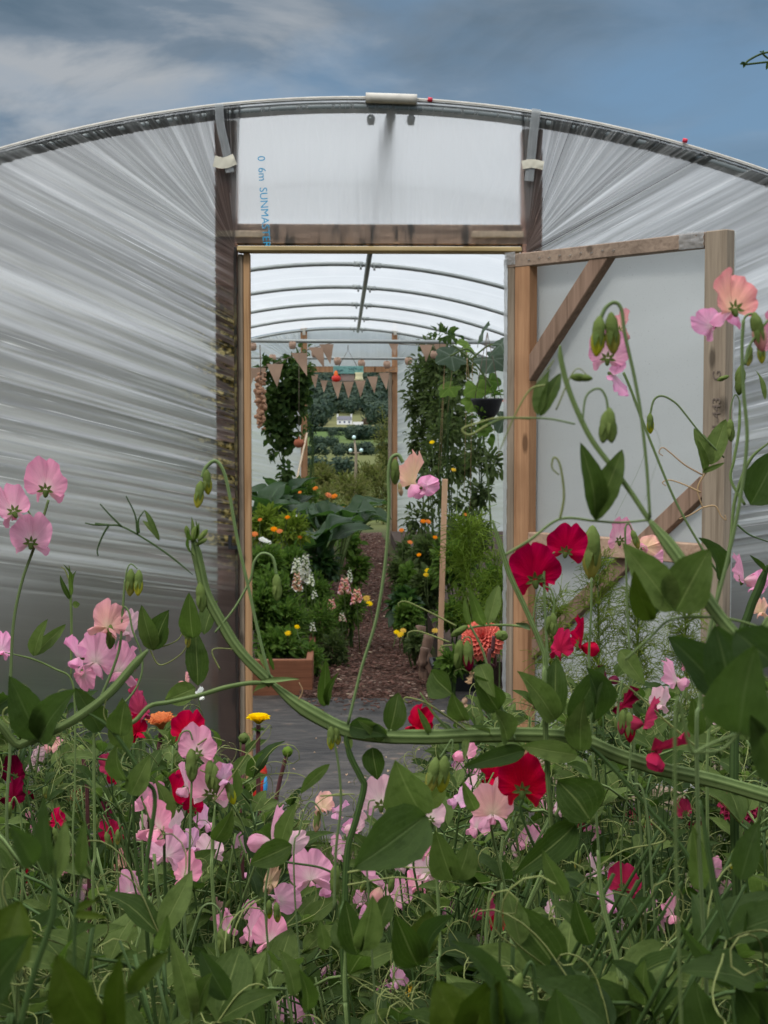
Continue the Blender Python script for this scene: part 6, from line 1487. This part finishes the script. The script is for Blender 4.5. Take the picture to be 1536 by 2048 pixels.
T('sweet pea with crimson bloom cut by a broad green leaf', [(975, 1815, 62, 'crimson', 'left', 0, 4), (1000, 1845, 56, 'crimson', 'fr', 0, 1), (1012, 1905, 36, 'maroon', 'fl'), (958, 1885, 40, 'pale', 'left')])
T('sweet pea with small crimson petals in the lower right tangle', [(1264, 1635, 34, 'crimson', 'front'), (1298, 1640, 34, 'crimson', 'fl'), (1295, 1732, 26, 'crimson', 'fr')])
T('sweet pea with faded pink bloom deep in lower right tangle', [(1246, 1855, 46, 'pale', 'left'), (1200, 1905, 34, 'pink', 'fr'), (1240, 1920, 30, 'maroon', 'fl')])
T('sweet pea with pink bloom low at bottom centre', [(795, 1955, 60, 'lilac', 'fl', 0, 3), (665, 1955, 40, 'lilac', 'fr'), (770, 1985, 44, 'pink', 'front'), (640, 1945, 38, 'pale', 'fl')])
T('sweet pea with pink bloom cut by bottom of frame', [(578, 2025, 62, 'pink', 'back', 0, 0), (620, 2040, 50, 'lilac', 'fr')])
T('sweet pea with tiny red and white spotted bloom', [(952, 1708, 28, ('crimson', 'white'), 'front'), (940, 1700, 22, ('crimson', 'white'), 'fl')])
T('sweet pea with small pink bloom in front of door foot', [(1378, 1322, 46, 'pink', 'fl', 10, 1), (1420, 1440, 34, 'pale', 'fr')], yt=1420)
T('sweet pea with peach bloom above paired leaves left of door post', [(372, 1360, 30, 'salmon', 'left', 0, 4), (400, 1388, 26, 'white', 'fr')])
T('sweet pea with loose pink blooms above maroon petals at lower left', [(300, 1600, 66, 'pink', 'bl'), (285, 1660, 50, 'pale', 'fl'), (410, 1640, 54, 'lilac', 'fr')])
T('sweet pea with pale ruffled bloom right of the lower left cluster', [(420, 1700, 56, 'pale', 'front'), (480, 1690, 46, 'pink', 'back'), (500, 1740, 44, 'lilac', 'fl')])
T('sweet pea with dark crimson blooms hidden low at far left', [(110, 1640, 44, 'crimson', 'fl'), (90, 1690, 40, 'maroon', 'back'), (150, 1600, 38, 'crimson', 'front')])
T('sweet pea with small pink blooms at lower far left', [(120, 1730, 46, 'pink', 'fr'), (180, 1760, 40, 'lilac', 'fl'), (160, 1800, 36, 'pale', 'front')])
T('sweet pea with pink blooms just left of the big blunt leaf', [(680, 1700, 50, 'pink', 'fl'), (700, 1660, 44, 'lilac', 'back')])
T('sweet pea with pale lilac blooms below the rose pink folded bloom', [(740, 1840, 50, 'lilac', 'front'), (780, 1860, 44, 'pale', 'fl'), (720, 1800, 40, 'pink', 'fr')])
T('sweet pea with pink pair between serrated leaf and crimson bloom', [(1060, 1680, 54, 'pink', 'back'), (1090, 1720, 44, 'lilac', 'front'), (1020, 1700, 44, 'pale', 'fl')])
T('sweet pea with crimson pair low on the right below thick vine', [(1370, 1620, 46, 'crimson', 'back'), (1400, 1660, 42, 'maroon', 'fl')])
T('sweet pea with mixed pink blooms far lower right', [(1420, 1740, 50, 'pink', 'fl'), (1450, 1780, 44, 'pale', 'front'), (1380, 1790, 38, 'lilac', 'fr')])
T('sweet pea with pale pink blooms low right of centre', [(1100, 1820, 50, 'pale', 'fl'), (1130, 1850, 46, 'pink', 'front'), (900, 1830, 44, 'pink', 'back')])
T('sweet pea with small lilac blooms near bottom left', [(330, 1880, 44, 'lilac', 'fl'), (360, 1920, 40, 'pink', 'front'), (200, 1860, 36, 'pale', 'fr')])
# --- leafy plants with no open flower
GF = 'sweet pea plants without open flowers'
rows = [(3.0, 16), (2.75, 14), (2.5, 14), (2.05, 13), (1.65, 12), (1.3, 10), (1.0, 8), (.8, 6)]
for D, n in rows:
    for k in range(n):
        px = lerp(-60, 1600, (k+RC.uniform(.1, .9))/n)
        yt = ytop(px)+{3.0: -10, 2.75: 0, 2.5: 10, 2.05: 40, 1.65: 90, 1.3: 170, 1.0: 290, .8: 400}[D]
        if 590 < px < 735: yt = max(yt, 1840)
        T('leafy sweet pea plant without open flowers in the foreground tangle', (), px, D+RC.uniform(-.1, .1), yt, nv=3, group=GF, dens=1.35, lsz=1.05, budn=1)
def run_thicket():
    for a_, k_ in DEF:
        for f in (a_[1] if len(a_) > 1 else ()): FL.append((f[0], f[1], f[2]*.44, clamp(112/f[2], .8, 3.2)))
    for a_, k_ in DEF: thicket(*a_, **k_)
def clear_of(p, pad=0.):
    rel = p-CAM; dz = rel.dot(fw)
    if dz < .1: return True
    x = 768+F*rel.dot(rt)/dz; y = 1024-F*rel.dot(up)/dz
    for (fx, fy, fr_, fd) in FL:
        if dz < fd+.03 and (x-fx)**2+(y-fy)**2 < (fr_+pad/dz)**2: return False
    return True
# --- large near leaves along the bottom, dimness painted by darker leaf colours
for i, (lab, D, lv, st) in enumerate((
    ('close yellow green sweet pea leaf pair at bottom left corner', .5, [(195, 2060, 112, 1908, 120, 'leaf_yel'), (240, 2080, 240, 1912, 62, 'leaf_yel'), (255, 1990, 338, 1900, 44, 'leaf_yel')], [([(200, 2060), (230, 2150), (240, 2300)], 16, .6, 'stem_dark', 1)]),
    ('close rolled sweet pea leaves at lower left edge', .5, [(-10, 1960, 40, 1800, 130, 'leaf_yel'), (-30, 2000, 60, 1870, 120, 'leaf_dark'), (65, 1730, 20, 1650, 60, 'leaf_dark')], [([(-10, 1960), (-30, 2100), (-30, 2300)], 16, .6, 'stem_dark', 1)]),
    ('close thick blurred sweet pea stem with young buds at left', .58, [(100, 1750, 88, 1590, 42, 'leaf_dark'), (112, 1760, 130, 1640, 40, 'leaf'), (160, 1750, 170, 1640, 30, 'leaf'), (150, 1830, 215, 1835, 20, 'leaf_yel'), (150, 1820, 195, 1800, 20, 'leaf_yel')], [([(110, 1720), (105, 1830), (70, 1940), (40, 2060), (30, 2200)], 26, .6, 'stem_dark', 1), ([(165, 1740), (150, 1850), (150, 2000), (160, 2150)], 18, .5, 'stem_dark', 1)]),
    ('sweet pea foliage pair low in bottom left quarter', .8, [(385, 2040, 340, 1870, 50), (392, 2020, 425, 1945, 50), (392, 2010, 360, 1930, 40), (320, 1900, 335, 1830, 36, 'leaf'), (455, 2000, 400, 1900, 56, 'leaf_dark'), (590, 1990, 560, 1900, 50), (615, 2020, 600, 1940, 44)], [([(388, 2030), (390, 2150)], 10, .8, 'stem', 1)]),
    ('sweet pea foliage around dark stem at bottom centre', .85, [(715, 1910, 690, 1800, 60, 'leaf'), (725, 1900, 745, 1790, 64, 'leaf'), (835, 1930, 790, 1830, 80, 'leaf'), (840, 1920, 860, 1820, 70, 'leaf_yel'), (690, 1900, 672, 1840, 40), (650, 1900, 640, 1840, 30), (850, 1900, 905, 1830, 60, 'leaf_dark')], [([(690, 1900), (690, 2000), (700, 2150)], 14, .9, 'stem', 1)]),
    ('broad yellowish sweet pea leaf pair at bottom centre right', .62, [(930, 2080, 870, 1960, 110, 'leaf_yel'), (940, 2080, 985, 1955, 110, 'leaf_yel'), (1010, 1990, 905, 1880, 56, 'leaf_dark')], [([(935, 2075), (940, 2250)], 12, .8, 'stem', 1)]),
    ('sweet pea leaves on ribbed stem at bottom right', .8, [(1130, 1790, 1085, 1700, 44, 'leaf'), (1180, 1890, 1150, 1800, 50), (1160, 1860, 1100, 1800, 46, 'leaf'), (1040, 1890, 1015, 1780, 56, 'leaf'), (1400, 1780, 1385, 1650, 46, 'leaf'), (1290, 2010, 1290, 1920, 60), (1260, 2060, 1180, 1955, 90, 'leaf_dark')], [([(1195, 1700), (1205, 1800), (1240, 1950), (1260, 2100)], 18, 1., 'stem', 1)]),
    ('long ribbed sweet pea stem leaning across lower right corner', .72, [(1470, 1970, 1360, 1850, 46, 'leaf_dark'), (1500, 1900, 1540, 1800, 110, 'leaf_dark'), (1530, 2050, 1470, 1960, 100, 'leaf_dark'), (1480, 1760, 1520, 1640, 60, 'leaf_dark'), (1420, 2080, 1390, 1960, 90, 'leaf_dark')], [([(1400, 1600), (1425, 1750), (1450, 1850), (1490, 1970), (1530, 2100)], 22, 1., 'stem_dark', 1)]),
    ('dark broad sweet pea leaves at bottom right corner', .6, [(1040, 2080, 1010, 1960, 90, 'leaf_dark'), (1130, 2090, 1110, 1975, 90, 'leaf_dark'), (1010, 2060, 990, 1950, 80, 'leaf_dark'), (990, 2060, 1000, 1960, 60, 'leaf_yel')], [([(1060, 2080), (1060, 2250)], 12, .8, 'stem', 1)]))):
    hero(lab, D, (lv[0][0], 2100), stems=st, leaves=lv)
hero('slim sweet pea shoot arching over the leafy left foreground', 1.05, (440, 1900), stems=[([(365, 1930), (390, 1850), (405, 1815), (425, 1808), (440, 1825), (442, 1860)], 8, 0, 'ped', 0), ([(365, 1930), (360, 2050)], 8, 0, 'ped', 1)], buds=[(442, 1856, 50, 2, ('bud', 'bud')), (450, 1862, 44, 8, ('bud', 'bud'))])

# ------------------------------------------------------------------ dahlias
def dahlia_head(t, c, r, mat, petals=90, open_=1., nrm=(0, -.75, .45), mi=0, green=True):
    nz = Vector(nrm).normalized(); a = nz.orthogonal().normalized(); b = nz.cross(a); mb = MB()
    for k in range(petals):
        f = (k+.5)/petals; th = k*2.39996; polar = R(8+lerp(100, 24, 1-open_)*sqrt(f)); d = (a*cos(th)+b*sin(th))*sin(polar)+nz*cos(polar)
        l = r*lerp(.45, 1., sqrt(f)); p0 = Vector(c)+d*r*.12; n_ = (nz-d*nz.dot(d)); n_ = n_.normalized() if n_.length > .01 else a
        leaf(mb, p0, p0+d*l, l*.52, n_, 5, 6, .34, .10, .05, RC.random(), 1.2, 0, .6)
    mb.build('flower_head', M[mat], t)
    if green:
        mb = MB()
        for k in range(9):
            th = 2*pi*k/9; d = (a*cos(th)+b*sin(th)-nz*.25).normalized(); leaf(mb, Vector(c)-nz*r*.25, Vector(c)-nz*r*.2+d*r*.55, r*.3, nz, 3, 5, .2, -.1, .05, RC.random(), .7)
        mb.build('bracts', M['hleaf'], t)
def dahlia_stem(t, pts, D, wpx, mat='maroon_stem'):
    pp = [P(x, y, D) for x, y in pts]; pp.append(Vector((pp[-1].x, pp[-1].y+.03, 0))); mb = MB(); tube(mb, catmull(pp, 6), wpx/F*D/2, 8); mb.build('stem', M[mat], t)
M['maroon_stem'] = m_stem('dark_stem', (.05, .018, .022), (.12, .05, .045))
t = thing('dahlia', 'coral red dahlia in full bloom in front of black tray', 'dahlia', P(965, 1500, 3.1)*1.); t.location.z = 0
dahlia_head(t, P(965, 1278, 3.1), .042, 'coral', 120); dahlia_stem(t, [(985, 1290), (990, 1330), (975, 1420)], 3.12, 7)
t = thing('dahlia', 'green dahlia bud just above right side of the coral bloom', 'dahlia', (P(1000, 1500, 3.).x, P(1000, 1500, 3.).y, 0)); put_bud(t, P(990, 1268, 3.), .026, 'bud', 'bud', 75, .6); dahlia_stem(t, [(988, 1272), (985, 1300), (975, 1400)], 3., 8)
t = thing('dahlia', 'half open yellow dahlia on maroon stem in left of doorway', 'dahlia', (P(516, 1560, 2.6).x, P(516, 1560, 2.6).y, 0))
dahlia_head(t, P(517, 1450, 2.6), .024, 'yellow', 46, .35, (0, -.15, 1)); dahlia_stem(t, [(517, 1450), (516, 1500), (517, 1600), (518, 1680)], 2.6, 9)
t = thing('dahlia', 'orange striped dahlia bud beside crimson bloom left of doorway', 'dahlia', (P(325, 1560, 2.2).x, P(325, 1560, 2.2).y, 0))
dahlia_head(t, P(324, 1462, 2.2), .028, 'orange', 60, .2, (-.1, -.25, 1)); dahlia_stem(t, [(322, 1465), (318, 1500), (308, 1580), (300, 1660)], 2.2, 10)
for (x, y, D, pts, lab) in ((487, 1476, 2.5, [(487, 1486), (485, 1560), (484, 1640)], 'small tight dahlia bud left of the yellow dahlia'), (575, 1503, 2.4, [(573, 1512), (560, 1560), (545, 1640), (540, 1700)], 'small tight dahlia bud on dark stem leaning in doorway'), (163, 1500, 2.4, [(165, 1510), (172, 1560), (175, 1620)], 'small yellow tipped dahlia bud at left among sweet peas')):
    t = thing('dahlia', lab, 'dahlia', (P(x, y, D).x, P(x, y, D).y, 0)); c = P(x, y, D); mb = MB(); r = .0085
    revolve(mb, [(.001, -r), (r*.7, -r*.8), (r, -.1*r), (r*.85, .5*r), (r*.4, .85*r), (.001, r)], c, 12, 0, (.2, 0, 1)); mb.build('bud', M['budy'], t)
    mb = MB()
    for k in range(6):
        an = k*pi/3; d = Vector((cos(an), sin(an), 0)); leaf(mb, c+Vector((0, 0, -r))+d*r*.3, c+d*r*1.1+Vector((0, 0, r*.4)), r*.9, d, 3, 5, .2, -.2, .05, RC.random(), .7)
    mb.build('bracts', M['hleaf'], t); dahlia_stem(t, pts, D, 8)
t = thing('dahlia', 'dark red dahlia half hidden under thick vine at right', 'dahlia', (P(1480, 1700, 2.2).x, P(1480, 1700, 2.2).y, 0)); dahlia_head(t, P(1480, 1612, 2.2), .030, 'crimson', 90, 1., (0, -.5, .8)); dahlia_stem(t, [(1482, 1625), (1485, 1700), (1480, 1800)], 2.2, 9)
t = thing('calendula', 'bright yellow flowers deep under foliage at bottom centre', 'flower', (P(860, 2000, 1.9).x, P(860, 2000, 1.9).y, 0))
for (x, y, r) in ((830, 1985, 22), (865, 2005, 26), (855, 1960, 18), (812, 2000, 14)): disc_flower(t, P(x, y, 1.9), r/F*1.9, 'yellow', (RC.uniform(-.3, .3), -.7, .7), 3, stem_to=P(x, y+90, 1.95))

FL.extend(FL0)
run_thicket()

mb = MB()  # low filler leaves, their dark colour paints shade into the thicket
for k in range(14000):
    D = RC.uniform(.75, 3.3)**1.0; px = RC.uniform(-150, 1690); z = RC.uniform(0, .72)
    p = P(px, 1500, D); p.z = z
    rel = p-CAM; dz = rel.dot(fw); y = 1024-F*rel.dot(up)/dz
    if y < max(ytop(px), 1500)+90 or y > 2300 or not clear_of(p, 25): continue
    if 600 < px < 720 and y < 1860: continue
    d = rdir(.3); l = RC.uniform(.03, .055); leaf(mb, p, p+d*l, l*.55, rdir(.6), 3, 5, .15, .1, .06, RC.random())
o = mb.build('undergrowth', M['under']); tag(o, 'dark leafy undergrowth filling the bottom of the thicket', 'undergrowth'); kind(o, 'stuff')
